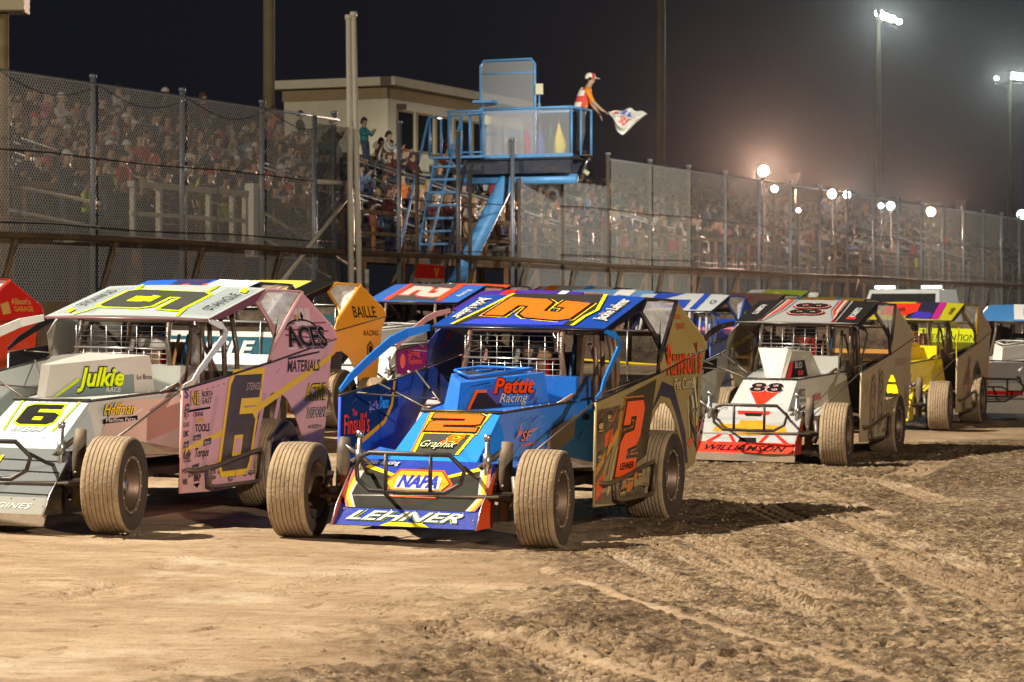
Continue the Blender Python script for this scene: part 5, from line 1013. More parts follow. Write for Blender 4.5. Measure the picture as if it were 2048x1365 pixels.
CLW=chainlink('fine_mesh_lit_tone',(.72,.71,.64),.055,.105,.6,.1); CLF=chainlink('far_chain_link_wire',(.55,.55,.52),.060,.072,.5,.2)  # CLW: finer mesh, the bright lit look of its bays put into the pale colour
BAY=3.05; ZTOP=5.65
posts=list(range(-2,46))
gap=(7.1,10.0)   # opening where the flag stand and gate interrupt the tall fence (in bays)
for i in posts:
    t=.0+i*BAY-.05
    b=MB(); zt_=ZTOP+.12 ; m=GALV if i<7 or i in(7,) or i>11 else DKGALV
    b.tube([world(t,.2,zt-.02),world(t,.2,zt_)],.052,m,10); b.tube([world(t,.2,zt_-.02),world(t,.2,zt_+.05)],.068,GALV,10)
    pbuild(b,'post',root)
    if i>=45: continue
    if i in (4,5,6,7,8): continue
    b=MB(); n=6; vs=[];fs=[];uv=[]
    for k in range(n+1):
        tt=t+.05+(BAY-.1)*k/n; bulge=.03*math.sin(k/n*PI)*random.uniform(.3,1)
        for z in (zt,(zt+ZTOP)/2,ZTOP): p=world(tt,.13-bulge,z); vs.append(p); uv.append((tt,z))
    for k in range(n):
        for q in range(2): a=k*3+q; fs.append((a,a+3,a+4,a+1))
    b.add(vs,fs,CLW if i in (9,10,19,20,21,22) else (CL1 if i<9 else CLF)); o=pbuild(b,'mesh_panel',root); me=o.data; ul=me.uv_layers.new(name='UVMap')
    for lp in me.loops: ul.data[lp.index].uv=uv[lp.vertex_index]
b=MB(); b.tube([world(t,.17,ZTOP) for t in np.arange(-6,12.3,3.05)],.028,GALV,6); b.tube([world(t,.17,ZTOP) for t in np.arange(27.4,136,3.05)],.03,GALV,6); pbuild(b,'top_rail',root)
for z in (3.15,4.35):
    b=MB(); b.tube([world(t,.1,z+.02*math.sin(t)) for t in np.arange(-6,12.3,1.5)],.012,BLACKM,5); b.tube([world(t,.1,z+.02*math.sin(t)) for t in np.arange(24,136,1.5)],.012,BLACKM,5); pbuild(b,'tension_cable',root)
b=MB()
for i in range(-1,4):
    t0=i*BAY; b.tube([world(t0+k*BAY/8,.08,ZTOP-.02-.28*math.sin(k/8*PI)) for k in range(9)],.009,GALV,5)
    pass
pbuild(b,'slack_cable',root)
# end section of mesh by the gate and low fence behind flag stand
CL2=chainlink('dense_gate_mesh',(.17,.19,.20),.050,.19)
root=empty('gate_fence',world(14.3,.2,zt)); tag(root,'narrow dense mesh gate section between two grey posts left of the flag stand','gate')
def mesh_quad(A,B_,z0,z1,m,name,root,u0=0.):
    L=(B_-A).length; b=MB(); b.add([(A.x,A.y,z0),(B_.x,B_.y,z0),(B_.x,B_.y,z1),(A.x,A.y,z1)],[(0,1,2,3)],m); o=pbuild(b,name,root); ul=o.data.uv_layers.new(name='UVMap')
    for lp,u in zip(o.data.loops,[(u0,z0),(u0+L,z0),(u0+L,z1),(u0,z1)]): ul.data[lp.index].uv=u
    return o
tA,tB=11.1,12.75
mesh_quad(world(tA,.1),world(tB,.1),zt,ZTOP-.15,CL2,'mesh_panel',root)
for t in (tA,tB):
    b=MB(); b.tube([world(t,.1,1.0),world(t,.1,ZTOP)],.055,GALV,10); pbuild(b,'post',root)
b=MB(); b.tube([world(tA,.03,4.32),world(tB,.03,4.36)],.05,mat('white_paint_pole',(.6,.58,.5),.6,0,.3),8); pbuild(b,'cross_bar',root)
b=MB(); b.tube([world(tB,.0,4.30),world(9.0,-.05,zt+.15)],.045,mat('white_paint_pole',(.6,.58,.5),.6,0,.3),8); pbuild(b,'diagonal_brace',root)
for z in (2.2,3.1,4.0):
    b=MB(); b.tube([world(tB-.35,.02,z),world(tB+.02,.02,z)],.035,CHROME,6); pbuild(b,'hinge',root)
# low fence section behind the flag stand
root=empty('dark_post_fence',world(20,.2,zt)); tag(root,'plain dark fence posts with thin wires under and beside the flag stand','fence')
for t in (16.2,19.0,21.8,24.6,27.4):
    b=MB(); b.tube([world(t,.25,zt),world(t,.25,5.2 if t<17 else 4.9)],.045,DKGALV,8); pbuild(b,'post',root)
for z in (3.1,4.2):
    b=MB(); b.tube([world(t,.25,z-.05*math.sin((t-13)/2)) for t in np.arange(13.3,27.5,1.4)],.012,BLACKM,5); pbuild(b,'tension_cable',root)
mesh_quad(world(21.8,.2),world(27.4,.2),zt,4.95,CL1,'mesh_panel',root,21.8)
# ---------------------------------------------------------------- white twin poles
wp=mat('white_pole',(.72,.70,.58),.5,0,.15)
for (x0,y0,x1,y1,lb) in ((703,560,697,40,'left of the pair of tall white poles leaning together by the gate'),(721,560,707,34,'right of the pair of tall white poles leaning together by the gate')):
    D=55.6; b=MB(); A=at(x0,y0,D); A.z=1.0; B_=at(x1,y1,D); b.tube([A,B_],[.062,.055],wp,10); b.tube([B_,B_+Vector((0,0,.10))],.075,wp,10)
    tag(b.build('white_pole'),lb,'pole','tall white twin poles')
# ---------------------------------------------------------------- grandstand
WOOD=mat('weathered_timber',(.20,.125,.07),.85,0,.2,0,.3,14,.35); OWOOD=mat('orange_timber',(.36,.17,.075),.85,0,.1,0,.3,14,.3); ALU=mat('bleacher_aluminium',(.52,.52,.50),.35,.7,.1,0,.05,20,.15)
GREY=mat('grey_stand_steel',(.13,.13,.13),.6,.4,.3)
O1,NR,RUN,RISE,ZF=5.0,13,.84,.262,3.2; RT=(.31)
root=empty('grandstand',world(0,O1,1.0)); tag(root,'long timber and aluminium grandstand with bench rows behind the catch fence','grandstand')
T0,T1=-4,118
def beam(b,t0,t1,o0,o1,z0,z1,m):
    P=[world(t0,o0),world(t1,o0),world(t1,o1),world(t0,o1)]
    b.add([(p.x,p.y,z0) for p in P]+[(p.x,p.y,z1) for p in P],[(0,1,5,4),(1,2,6,5),(2,3,7,6),(3,0,4,7),(4,5,6,7),(3,2,1,0)],m)
AIS=[17.5,30,41,53,66,79,92,105]
b=MB(); beam(b,T0,T1,O1-.1,O1+1.2,ZF-.22,ZF,WOOD); pbuild(b,'walkway',root)
segs=[]; pa=T0
for a in AIS: segs.append((pa,a-.65)); pa=a+.65
segs.append((pa,T1))
for r in range(NR):
    o=O1+1.3+r*RUN; z=ZF+.12+r*RISE
    b=MB(); beam(b,T0,T1,o,o+RUN,z-.05,z,GREY); beam(b,T0,T1,o-.02,o,z-RISE,z-.002,GREY); pbuild(b,'tread',root)
    b=MB()
    for s0,s1 in segs: beam(b,s0,s1,o+.42,o+.68,z+.40,z+.44,ALU)
    pbuild(b,'bench',root)
ztop=ZF+.12+NR*RISE; otop=O1+1.3+NR*RUN
b=MB(); beam(b,T0,T1,otop,otop+.08,ztop-.2,ztop+.55,GREY); pbuild(b,'back_board',root)
for k in range(56):
    t=T0+.5+k*2.2; b=MB(); m=OWOOD if 20<t<75 else WOOD
    beam(b,t,t+.10,O1-.12,O1-.02,.9,ZF-.22,m); pbuild(b,'leg',root)
    if k%2==0:
        b=MB(); p=world(t,O1-.06); q=world(t+2.2,O1-.06); b.tube([(p.x,p.y,1.0),(q.x,q.y,ZF-.25)],.045,m,4,smooth=False); pbuild(b,'cross_brace',root)
for k in range(28):
    t=T0+1.5+k*4.4; b=MB(); beam(b,t,t+.14,O1+5,O1+5.14,.9,ZF+1.2,WOOD); pbuild(b,'leg',root)
# front rail
for k in range(70):
    t=T0+k*1.72
    if 9.0<t<14.5: continue
    b=MB(); m=WOOD if t<22 else OWOOD
    beam(b,t,t+.09,O1-.08,O1,ZF,4.22,m); pbuild(b,'rail_post',root)
b=MB(); beam(b,T0,9.2,O1-.1,O1,4.18,4.30,WOOD); beam(b,14.3,T1,O1-.1,O1,4.18,4.28,WOOD); beam(b,14.3,T1,O1-.1,O1-.04,3.66,3.74,WOOD); beam(b,T0,9.2,O1-.1,O1-.04,3.5,3.58,WOOD); pbuild(b,'front_rail',root)
# aisle hand rails running up the rake
for a in AIS:
    for s in (-.6,.6):
        b=MB()
        for dz in (.95,.55): b.tube([world(a+s,O1+1.3,ZF+.1+dz),world(a+s,otop-.2,ztop-.1+dz)],.032,ALU,6)
        for q in range(0,NR+1,3): o=O1+1.3+q*RUN; z=ZF+.1+q*RISE; b.tube([world(a+s,o,z),world(a+s,o,z+.95)],.026,ALU,6)
        pbuild(b,'hand_rail',root)
for t in (23.4,25.2,27.,36.,48,60):    # empty sections showing bright stringers
    b=MB(); b.tube([world(t,O1+1.3,ZF+.5),world(t,otop-.2,ztop+.35)],.05,ALU,4,smooth=False); pbuild(b,'stringer',root)
# white platform with rails in front of the stand at the left
root=empty('access_platform',world(11,3.7,3.18)); tag(root,'white painted access platform with railings and ramp in front of the stand','platform')
WPT=mat('white_timber',(.78,.74,.62),.7,0,.3,0,.2,16,.2)
tp0=8.9
b=MB(); beam(b,tp0,13.6,3.0,O1-.15,3.1,3.2,WPT); pbuild(b,'deck',root)
for t in (8.95,9.95,10.95,11.95,12.95,13.5):
    b=MB(); beam(b,t,t+.10,3.0,3.1,3.2,4.22,WPT); pbuild(b,'rail_post',root)
b=MB(); beam(b,tp0,13.6,2.98,3.12,4.18,4.30,WPT); pbuild(b,'top_rail',root)
b=MB(); beam(b,tp0,13.6,3.02,3.08,3.62,3.70,WPT); pbuild(b,'mid_rail',root)
b=MB(); beam(b,14.2,14.42,3.2,3.42,2.9,4.5,mat('white_post',(.75,.74,.68),.6)); pbuild(b,'gate_post',root)
for t in (9.2,11.2,13.4):
    b=MB(); beam(b,t,t+.14,3.05,3.2,.9,3.1,WOOD); pbuild(b,'leg',root)
b=MB(); b.tube([world(9.3,3.1,1.1),world(11.3,3.1,3.0)],.05,WOOD,4,smooth=False); b.tube([world(13.3,3.1,1.1),world(11.4,3.1,3.0)],.05,WOOD,4,smooth=False); pbuild(b,'cross_brace',root)
for k,(t0,z0,t1,z1) in enumerate(((5.2,4.6,9.6,3.9),(5.2,4.1,9.6,3.4))):
    b=MB(); p=world(t0,6.2,z0); q=world(t1,4.2,z1); b.tube([p,q],.035,wp,6); pbuild(b,'ramp_rail',root)
for k,(dz) in enumerate((.0,.55)):
    b=MB(); b.tube([world(14.6,3.2,3.9-dz),world(18.2,2.6,2.6-dz)],.04,wp,6); pbuild(b,'ramp_rail',root)
b=MB(); beam(b,18.2,18.36,2.5,2.66,.9,2.7,mat('white_post',(.75,.74,.68),.6)); pbuild(b,'gate_post',root)
# ---------------------------------------------------------------- control booth on top of the stand
root=empty('control_booth',world(49,17,8)); tag(root,'cream control booth with flat roof and dark windows on top of the grandstand','building')
BW=mat('cream_siding',(.85,.80,.62),.7,0,.08,0,.05,8,.08); BWT=mat('tan_fascia',(.42,.33,.19),.75,0,.15,0,.05,8,.12); WIN=mat('dark_window',(.02,.02,.022),.15,0,0,.4)
tb0,tb1,ob0,ob1=49.1,61.5,17,21.2
b=MB(); beam(b,tb0,tb1,ob0,ob1,6.5,9.55,BW); pbuild(b,'wall',root)
b=MB(); beam(b,tb0-.05,tb1+.05,ob0-.05,ob1+.05,9.35,9.75,BWT); pbuild(b,'fascia',root)
b=MB(); beam(b,tb0-.4,tb1+.4,ob0-.4,ob1+.4,9.78,10.08,BW); pbuild(b,'roof',root)
for k in range(7):
    t=tb0+.5+k*1.62; b=MB(); beam(b,t,t+1.35,ob0-.06,ob0-.02,7.55,9.0,BWT); o=pbuild(b,'window_frame',root)
    b=MB(); beam(b,t+.09,t+1.26,ob0-.075,ob0-.065,7.63,8.92,WIN); o2=pbuild(b,'window_pane',root)
b=MB(); p=world(tb0+.7,ob0-.1,9.1); b.box((p.x-.2,p.y-.1,p.z-.09),(p.x+.2,p.y+.1,p.z+.09),DKGALV); pbuild(b,'wall_lamp',root)
# ---------------------------------------------------------------- flag stand
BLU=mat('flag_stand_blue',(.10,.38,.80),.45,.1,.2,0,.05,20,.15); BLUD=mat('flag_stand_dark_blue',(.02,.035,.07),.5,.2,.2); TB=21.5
root=empty('flag_stand',world(TB,0,1.0)); tag(root,'blue steel flag stand with ladder and leaning column overhanging the fence','flag stand')
def fs(o,dt,z): return world(TB+dt,o,z)     # o>0 away from track
zf=5.42
def bar(path,r,m,n=6): b=MB(); b.tube(path,r,m,n,smooth=n>4); return b
def fbox(o0,o1,t0,t1,z0,z1,m,name):
    b=MB(); beam(b,TB+t0,TB+t1,o0,o1,z0,z1,m); return pbuild(b,name,root)
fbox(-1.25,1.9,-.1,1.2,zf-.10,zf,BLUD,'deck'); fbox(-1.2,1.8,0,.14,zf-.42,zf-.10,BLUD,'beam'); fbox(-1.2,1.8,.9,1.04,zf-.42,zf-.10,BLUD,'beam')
fbox(-1.3,1.95,-.14,-.10,zf-.06,zf+.02,BLU,'edge_rail')
zr=zf+1.1
for o in (-1.25,1.0,1.35,1.9): pbuild(bar([fs(o,-.08,zf),fs(o,-.08,zr)],.032,BLU),'rail_post',root)
for dt in (.5,1.15): pbuild(bar([fs(-1.25,dt,zf),fs(-1.25,dt,zr)],.03,BLU),'rail_post',root)
pbuild(bar([fs(-1.25,-.08,zr),fs(1.0,-.08,zr)],.032,BLU),'hand_rail',root); pbuild(bar([fs(1.0,-.08,zr-.02),fs(1.95,-.08,zr-.02)],.03,BLU),'hand_rail',root)
pbuild(bar([fs(-1.25,-.08,zr),fs(-1.25,1.15,zr)],.03,BLU),'hand_rail',root); pbuild(bar([fs(-1.25,1.15,zr),fs(1.9,1.15,zr)],.03,BLU),'hand_rail',root)
pbuild(bar([fs(1.9,-.08,zf+.1),fs(1.0,-.08,zf+.1)],.02,BLU),'hand_rail',root)
b=MB(); beam(b,TB-.16,TB+.2,.75,1.25,zr+.16,zr+.22,BLU); o=pbuild(b,'podium',root)
CL3=glass('fine_wire_screen',(.62,.66,.72),.34,.5,noise=False)
def scr(o0,o1,dt,z0,z1,name='screen_panel',parent=root):
    b=MB(); A=fs(o0,dt,z0);B_=fs(o1,dt,z0); b.add([A,B_,(B_.x,B_.y,z1),(A.x,A.y,z1)],[(0,1,2,3)],CL3); return pbuild(b,name,parent)
scr(.98,-1.23,-.05,zf+.02,zr-.03)
# tall protective screen
scr(1.25,-.12,.35,zf+.05,zf+2.26)
b=MB(); q=[(1.27,zf),(1.27,zf+2.18),(1.18,zf+2.30),(-.05,zf+2.30),(-.14,zf+2.18),(-.14,zf)]
b.tube([fs(o,.35,z) for o,z in q],.028,BLU,6); 
for z in (zf+.55,zf+1.1,zf+1.98): b.tube([fs(1.27,.35,z),fs(-.14,.35,z)],.018,BLU,6)
pbuild(b,'screen_frame',root)
b=MB(); p=fs(-.26,.33,zf+1.45); b.box((p.x-.09,p.y-.05,p.z),(p.x+.09,p.y+.05,p.z+.25),mat('cream_box',(.6,.58,.40),.6)); b.tube([(p.x,p.y,p.z-.5),(p.x,p.y,p.z)],.02,BLU); pbuild(b,'control_box',root)
b=MB(); p=fs(.92,-.02,zf+.75); b.box((p.x-.07,p.y-.04,p.z),(p.x+.07,p.y+.04,p.z+.22),mat('cream_box',(.6,.58,.40),.6)); pbuild(b,'control_box',root)
# column
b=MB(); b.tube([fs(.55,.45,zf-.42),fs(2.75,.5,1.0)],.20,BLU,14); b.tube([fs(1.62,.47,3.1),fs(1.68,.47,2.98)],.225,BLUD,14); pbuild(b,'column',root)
pbuild(bar([fs(1.9,.5,zf-.52),fs(-1.15,.5,zf-.55)],.12,BLU,10),'beam',root)
# side platform
fbox(.9,2.3,-.35,.3,zf-.05,zf+.0,BLU,'deck')
# ladder, its treads facing the camera
LA,LB=(1.72,zf-.1),(2.52,1.05)
for h_ in (-.40,.40):
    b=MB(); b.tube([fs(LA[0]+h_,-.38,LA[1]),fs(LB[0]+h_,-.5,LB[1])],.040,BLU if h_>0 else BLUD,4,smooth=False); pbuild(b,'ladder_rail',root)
for k in range(14):
    f=(k+.4)/14.; o=LA[0]+(LB[0]-LA[0])*f; z=LA[1]+(LB[1]-LA[1])*f; dt=-.38-.12*f
    b=MB(); beam(b,TB+dt-.12,TB+dt+.10,o-.38,o+.38,z-.05,z,BLU); pbuild(b,'rung',root)
pbuild(bar([fs(2.28,-.42,zf+.9),fs(2.98,-.55,3.15),fs(2.98,-.55,1.05)],.030,BLU),'hand_rail',root); pbuild(bar([fs(1.42,-.42,zf+.9),fs(2.22,-.55,3.2),fs(2.2,-.55,1.05)],.030,BLU),'hand_rail',root)
for o,dt in ((2.28,-.35),(1.75,-.35),(1.75,.3),(2.28,.3),(1.45,-.35)): pbuild(bar([fs(o,dt,zf),fs(o,dt,zf+.95)],.030,BLU),'rail_post',root)
pbuild(bar([fs(2.28,-.35,zf+.95),fs(2.28,.3,zf+.95)],.027,BLU),'hand_rail',root); pbuild(bar([fs(1.75,-.35,zf+.95),fs(.95,-.2,zf+1.02)],.027,BLU),'hand_rail',root)
b=MB(); p=fs(-1.32,.5,zf-.35)
b.tube([p,p+Vector((.06,0,.18)),p+Vector((.13,0,.28))],.035,CHROME,8); b.tube([p+Vector((.0,0,-.02)),p+Vector((.12,0,-.1))],.06,mat('cream_box',(.6,.58,.40),.6),8); pbuild(b,'signal_lamp_bracket',root)
b=MB(); b.box((fs(-1.3,.5,0).x-.02,fs(-1.3,.5,0).y-.3,zf-.02),(fs(-1.3,.5,0).x+.22,fs(-1.3,.5,0).y+.35,zf+.0),DKGALV); pbuild(b,'side_shelf',root)
# furled flags standing in the stand
def furled(o,dt,col,lb,h=.75,w=.12):
    b=MB(); p=fs(o,dt,zf); n=10; vs=[];fs_=[]
    prof=[(0,.3),(.08,.9),(.3,1.),(.5,.75),(.75,.35),(1,.08)]
    for z,r in prof:
        for j in range(n):
            a=2*PI*j/n; rr=w*r*(1+.35*math.sin(a*3+z*4)); vs.append((p.x+rr*math.cos(a),p.y+rr*.6*math.sin(a),p.z+z*h))
    for i in range(5):
        for j in range(n): fs_.append((i*n+j,i*n+(j+1)%n,(i+1)*n+(j+1)%n,(i+1)*n+j))
    b.add(vs,fs_,mat('flag_cloth_'+lb.split()[1],col,.85,0,0,0,.2,12),True); b.tube([p,p+Vector((0,0,h*1.12))],.012,WOOD,6)
    tag(b.build('furled_flag'),lb,'flag','furled flags stored in the flag stand')
furled(-.02,.15,(.45,.03,.10),'furled crimson flag leaning in the flag stand',.78,.07); furled(-.30,.3,(.04,.10,.45),'furled blue flag leaning in the flag stand, middle one',.72,.08); furled(-.45,.6,(.03,.22,.12),'furled green flag leaning behind the blue one in the flag stand',.70,.08); furled(-.86,.1,(.85,.68,.02),'furled bright yellow flag leaning in the flag stand',.76,.13)
# ---------------------------------------------------------------- flagman and waved flag
def flagman():
    p=fs(-1.08,.95,zf+.02)   # local +X is the way he faces (to the right), Z up
    J={'hip':((0,0,.95),.145),'waist':((.03,0,1.08),.135),'chest':((.10,0,1.30),(.14,.17)),'neckb':((.15,0,1.44),.09),'neck':((.175,0,1.50),.052),'jaw':((.215,0,1.565),.062),'head':((.20,0,1.635),.088),'crown':((.19,0,1.71),.065),'nose':((.305,0,1.605),.016),'chin':((.275,0,1.545),.026),'brow':((.275,0,1.645),.03)}
    E=[('hip','waist','c'),('waist','chest','c'),('chest','neckb','c'),('neckb','neck','s'),('neck','jaw','s'),('jaw','head','s'),('head','crown','s'),('head','nose','s'),('jaw','chin','s'),('head','brow','s')]
    J['lsh']=((.14,.19,1.38),.068); J['rsh']=((.14,-.19,1.38),.07); J['rel']=((.27,-.25,1.12),.05); J['rwr']=((.45,-.20,.95),.032); J['rpa']=((.51,-.19,.91),(.04,.022))
    J['lel']=((.20,.26,1.10),.048); J['lwr']=((.34,.20,.90),.032); J['lpa']=((.38,.19,.85),(.04,.022))
    for k in 'rl':
        E+=[('chest',k+'sh','c'),(k+'sh',k+'el','c'),(k+'el',k+'wr','s'),(k+'wr',k+'pa','s')]
        c=Vector(J[k+'pa'][0]); d=Vector((.9,0,-.35)).normalized() if k=='r' else Vector((.5,0,-.8)).normalized()
        for i,(ln) in enumerate((.032,.036,.034,.027)):
            off=(i-1.5)*.020; a1=c+d*.045+Vector((0,off,.0)); a2=a1+d*ln+Vector((0,0,-.008)); a3=a2+Vector((-.012,0,-.030))
            for q,(pp,rr) in enumerate(((a1,.0095),(a2,.0085),(a3,.0075))): J[f'{k}f{i}{q}']=(tuple(pp),rr)
            E+=[(k+'pa',f'{k}f{i}0','s'),(f'{k}f{i}0',f'{k}f{i}1','s'),(f'{k}f{i}1',f'{k}f{i}2','s')]
        sy=.035 if k=='r' else -.035
        t1=c+d*.01+Vector((0,sy,.01)); t2=c+d*.04+Vector((0,sy*1.1,-.025)); J[k+'t0']=(tuple(t1),.011); J[k+'t1']=(tuple(t2),.009); E+=[(k+'pa',k+'t0','s'),(k+'t0',k+'t1','s')]
    for k,y in (('l',.1),('r',-.1)):
        J[k+'hp']=((0,y,.90),.10); J[k+'kn']=((.04 if k=='r' else -.05,y*1.2,.50),.068); J[k+'an']=((-.02 if k=='r' else -.08,y*1.2,.10),.045); J[k+'to']=((.15 if k=='r' else .09,y*1.3,.045),.04)
        E+=[('hip',k+'hp','t'),(k+'hp',k+'kn','t'),(k+'kn',k+'an','t'),(k+'an',k+'to','b')]
    me=skin_body(J,E,[mat('orange_shirt',(.80,.26,.01),.8,0,0,0,.2,20),SKIN,mat('grey_trousers',(.10,.10,.11),.85,0,0,0,.3,18,.4),DARK],['c','s','t','b'])
    o=bpy.data.objects.new('person',me); COL.objects.link(o); o.location=p; o.rotation_euler=(0,0,R(-8)); o.scale=(1.12,)*3
    tag(o,'flagman in white cap and orange shirt leaning over the flag stand rail, waving a flag','person')
    b=MB(); n=16; vs=[]
    rings=[(1.62,.100,0),(1.66,.102,0),(1.70,.092,0),(1.74,.06,0),(1.755,.002,0)]
    for z,r,_ in rings:
        for j in range(n): a=2*PI*j/n; vs.append((.195+r*1.15*math.cos(a),r*math.sin(a),z))
    fs_=[(i*n+j,i*n+(j+1)%n,(i+1)*n+(j+1)%n,(i+1)*n+j) for i in range(4) for j in range(n)]
    wc=mat('white_cap',(.80,.76,.66),.8); rc=mat('red_cap_panel',(.6,.05,.04),.8)
    b.add(vs,fs_,wc,True)
    for q in range(len(fs_)):
        if q%n in (1,2,n-2,n-3): b.m[q]=b.mi(rc)
    b.poly([(.29,-.075,1.645),(.29,.075,1.645),(.38,.05,1.63),(.40,0,1.628),(.38,-.05,1.63)],wc,.012,out=(0,0,1)); h=b.build('cap'); h.parent=o
    for y_ in (-.1125,.1125):
        b=MB(); b.tube([(.20,y_-.012,1.62),(.20,y_+.012,1.62)],.035,BLACKM,10); b.build('ear_protector',o)
    # vest: shell around torso back
    b=MB(); vs=[];rows=[(1.02,-.0,.165,.165),(1.12,.03,.17,.18),(1.25,.075,.172,.205),(1.36,.11,.165,.225),(1.44,.13,.13,.17)]
    n=20
    for z,cx_,rx,ry in rows:
        for j in range(n): a=2*PI*j/n; vs.append((cx_+rx*math.cos(a),ry*math.sin(a),z))
    wv=mat('white_vest',(.78,.74,.64),.8,0,0,0,.2,20); rv=mat('red_vest_panel',(.65,.07,.06),.8)
    fs_=[];mm=[]
    for i in range(4):
        for j in range(n):
            a=2*PI*(j+.5)/n
            if math.cos(a)>.55: continue
            if i==3 and abs(math.sin(a))>.75: continue
            fs_.append((i*n+j,i*n+(j+1)%n,(i+1)*n+(j+1)%n,(i+1)*n+j)); mm.append(rv if (i==1 or math.cos(a)>.1) and i<3 else wv)
    b.add(vs,fs_,wv,True)
    for q,m in enumerate(mm): b.m[q]=b.mi(m)
    b.build('vest',o)
    # flag
    M=Matrix.Translation(p)@Matrix.Rotation(R(-8),4,'Z')@Matrix.Scale(1.12,4); hand=M@Vector((.57,-.19,.88))
    b=MB(); b.tube([hand+Vector((-.10,.0,.03)),hand+Vector((.10,0,-.02))],.010,WOOD,6)
    nx,nz=26,18; vs=[];fs_=[]; hx=(hand.x,hand.y,hand.z)
    for i in range(nx+1):
        u=i/nx
        for j in range(nz+1):
            v=j/nz
            top=.10*math.sin(u*PI*.9)-.05*u; bot=-.56*math.sin(min(1,u*1.6)*PI/2)*(1-max(0,(u-.52))*1.95)-.02
            z=top+(bot-top)*v; x=u*.86-.12*v*math.sin(u*3)+.03*math.sin(v*14+u*5); y=.09*math.sin(u*9+v*4)+.06*math.sin(v*13+u*5)+.04*math.sin(u*19+v*3); z+=.025*math.sin(u*15+v*7)
            vs.append((hx[0]+.06+x,hx[1]+y,hx[2]+.02+z))
    wf=mat('white_flag_cloth',(.80,.79,.72),.85,0,0,0,.1,10); bf=mat('flag_blue_print',(.12,.16,.55),.85); rf=mat('flag_red_print',(.70,.16,.16),.85)
    for i in range(nx):
        for j in range(nz): a=i*(nz+1)+j; fs_.append((a,a+nz+1,a+nz+2,a+1))
    b.add(vs,fs_,wf,True); k0=len(b.f)-len(fs_)
    for i in range(nx):
        for j in range(nz):
            u,v=(i+.5)/nx,(j+.5)/nz; d=((u-.38)/.17)**2+((v-.42)/.30)**2; q=k0+i*nz+j
            if .26<u<.60 and .10<v<.30 and (i+j)%4: b.m[q]=b.mi(bf)
            elif .30<u<.56 and .36<v<.62 and (i*2+j)%5: b.m[q]=b.mi(rf)
            elif .12<u<.22 and .08<v<.22: b.m[q]=b.mi(rf)
            elif (i//3+j//3)%2==0 and u>.62 and v>.75: b.m[q]=b.mi(mat('flag_grey_print',(.45,.45,.42),.85))
    f=b.build('waved_flag'); tag(f,'crumpled white flag with blue and red print waved from the flag stand','flag')
    mo=f.modifiers.new('thickness','SOLIDIFY'); mo.thickness=.004
flagman()
# ---------------------------------------------------------------- spectators
POSES=['sit','sit','clap','up','phone','stand','stclap']
MESH={}
for p in set(POSES):
    for s in (0,1): MESH[(p,s)]=spectator_mesh(p,SKIN if s==0 else SKIN2,DENIM if s==0 else DKTR)
HC={k:head_cover(k) for k in ('cap','hair','long')}
TOPS=[('black',(.02,.02,.022),9),('maroon',(.12,.025,.03),3.5),('navy',(.03,.04,.10),6),('dark grey',(.07,.07,.07),6),('brown',(.14,.08,.05),4),('red',(.40,.05,.05),2),('white',(.5,.49,.46),3),('pink',(.50,.16,.22),2),('teal',(.04,.22,.24),1),('orange',(.75,.20,.05),1),('green',(.10,.17,.08),2),('light blue',(.20,.32,.50),2),('tan',(.36,.24,.13),3),('neon yellow',(.65,.80,.06),.6)]
HATS=[('white cap','cap',(.6,.6,.57),1.6),('black cap','cap',(.02,.02,.02),4),('red cap','cap',(.4,.03,.03),1.5),('dark hair','hair',(.03,.02,.015),6),('brown hair','hair',(.10,.055,.03),3),('grey hair','hair',(.30,.28,.26),1.5),('long dark hair','long',(.03,.02,.015),2),('long blond hair','long',(.36,.24,.10),1.5)]
rnd=random.Random(11)
def pick(L): 
    w_=[x[-1] for x in L]; return rnd.choices(L,w_)[0]
ORD=['first','second','third','fourth','fifth','sixth','seventh','eighth','ninth','tenth','eleventh','twelfth','thirteenth']
seats=[]
for r in range(NR):
    o=O1+1.3+r*RUN+.50; z=ZF+.12+r*RISE+.44
    t=T0+.6
    while t<T1-1:
        p=world(t,o,z); px=CX+p.x/p.y*FPX
        t+=.62+rnd.random()*.22
        if any(abs(t-a)<.9 for a in AIS): continue
        if px<-60 or px>2110: continue
        dens=.66 if px<640 else (.42 if px<1100 else (.40 if px<1700 else .3))
        if 640<px<1130 and r in (4,5,6,7): dens*=.35
        if rnd.random()<dens: seats.append((px,t,o,z,r))
wk=[]
for k in range(26):
    t=rnd.uniform(6,70); wk.append((t,O1+rnd.uniform(.2,.9)))
seats_n=sorted([s for s in seats if s[0]<1150],key=lambda s:s[1])
NEAR=seats_n[:262]; lim=NEAR[-1][1]
FAR=[s for s in seats if s not in set(NEAR)]
used={}
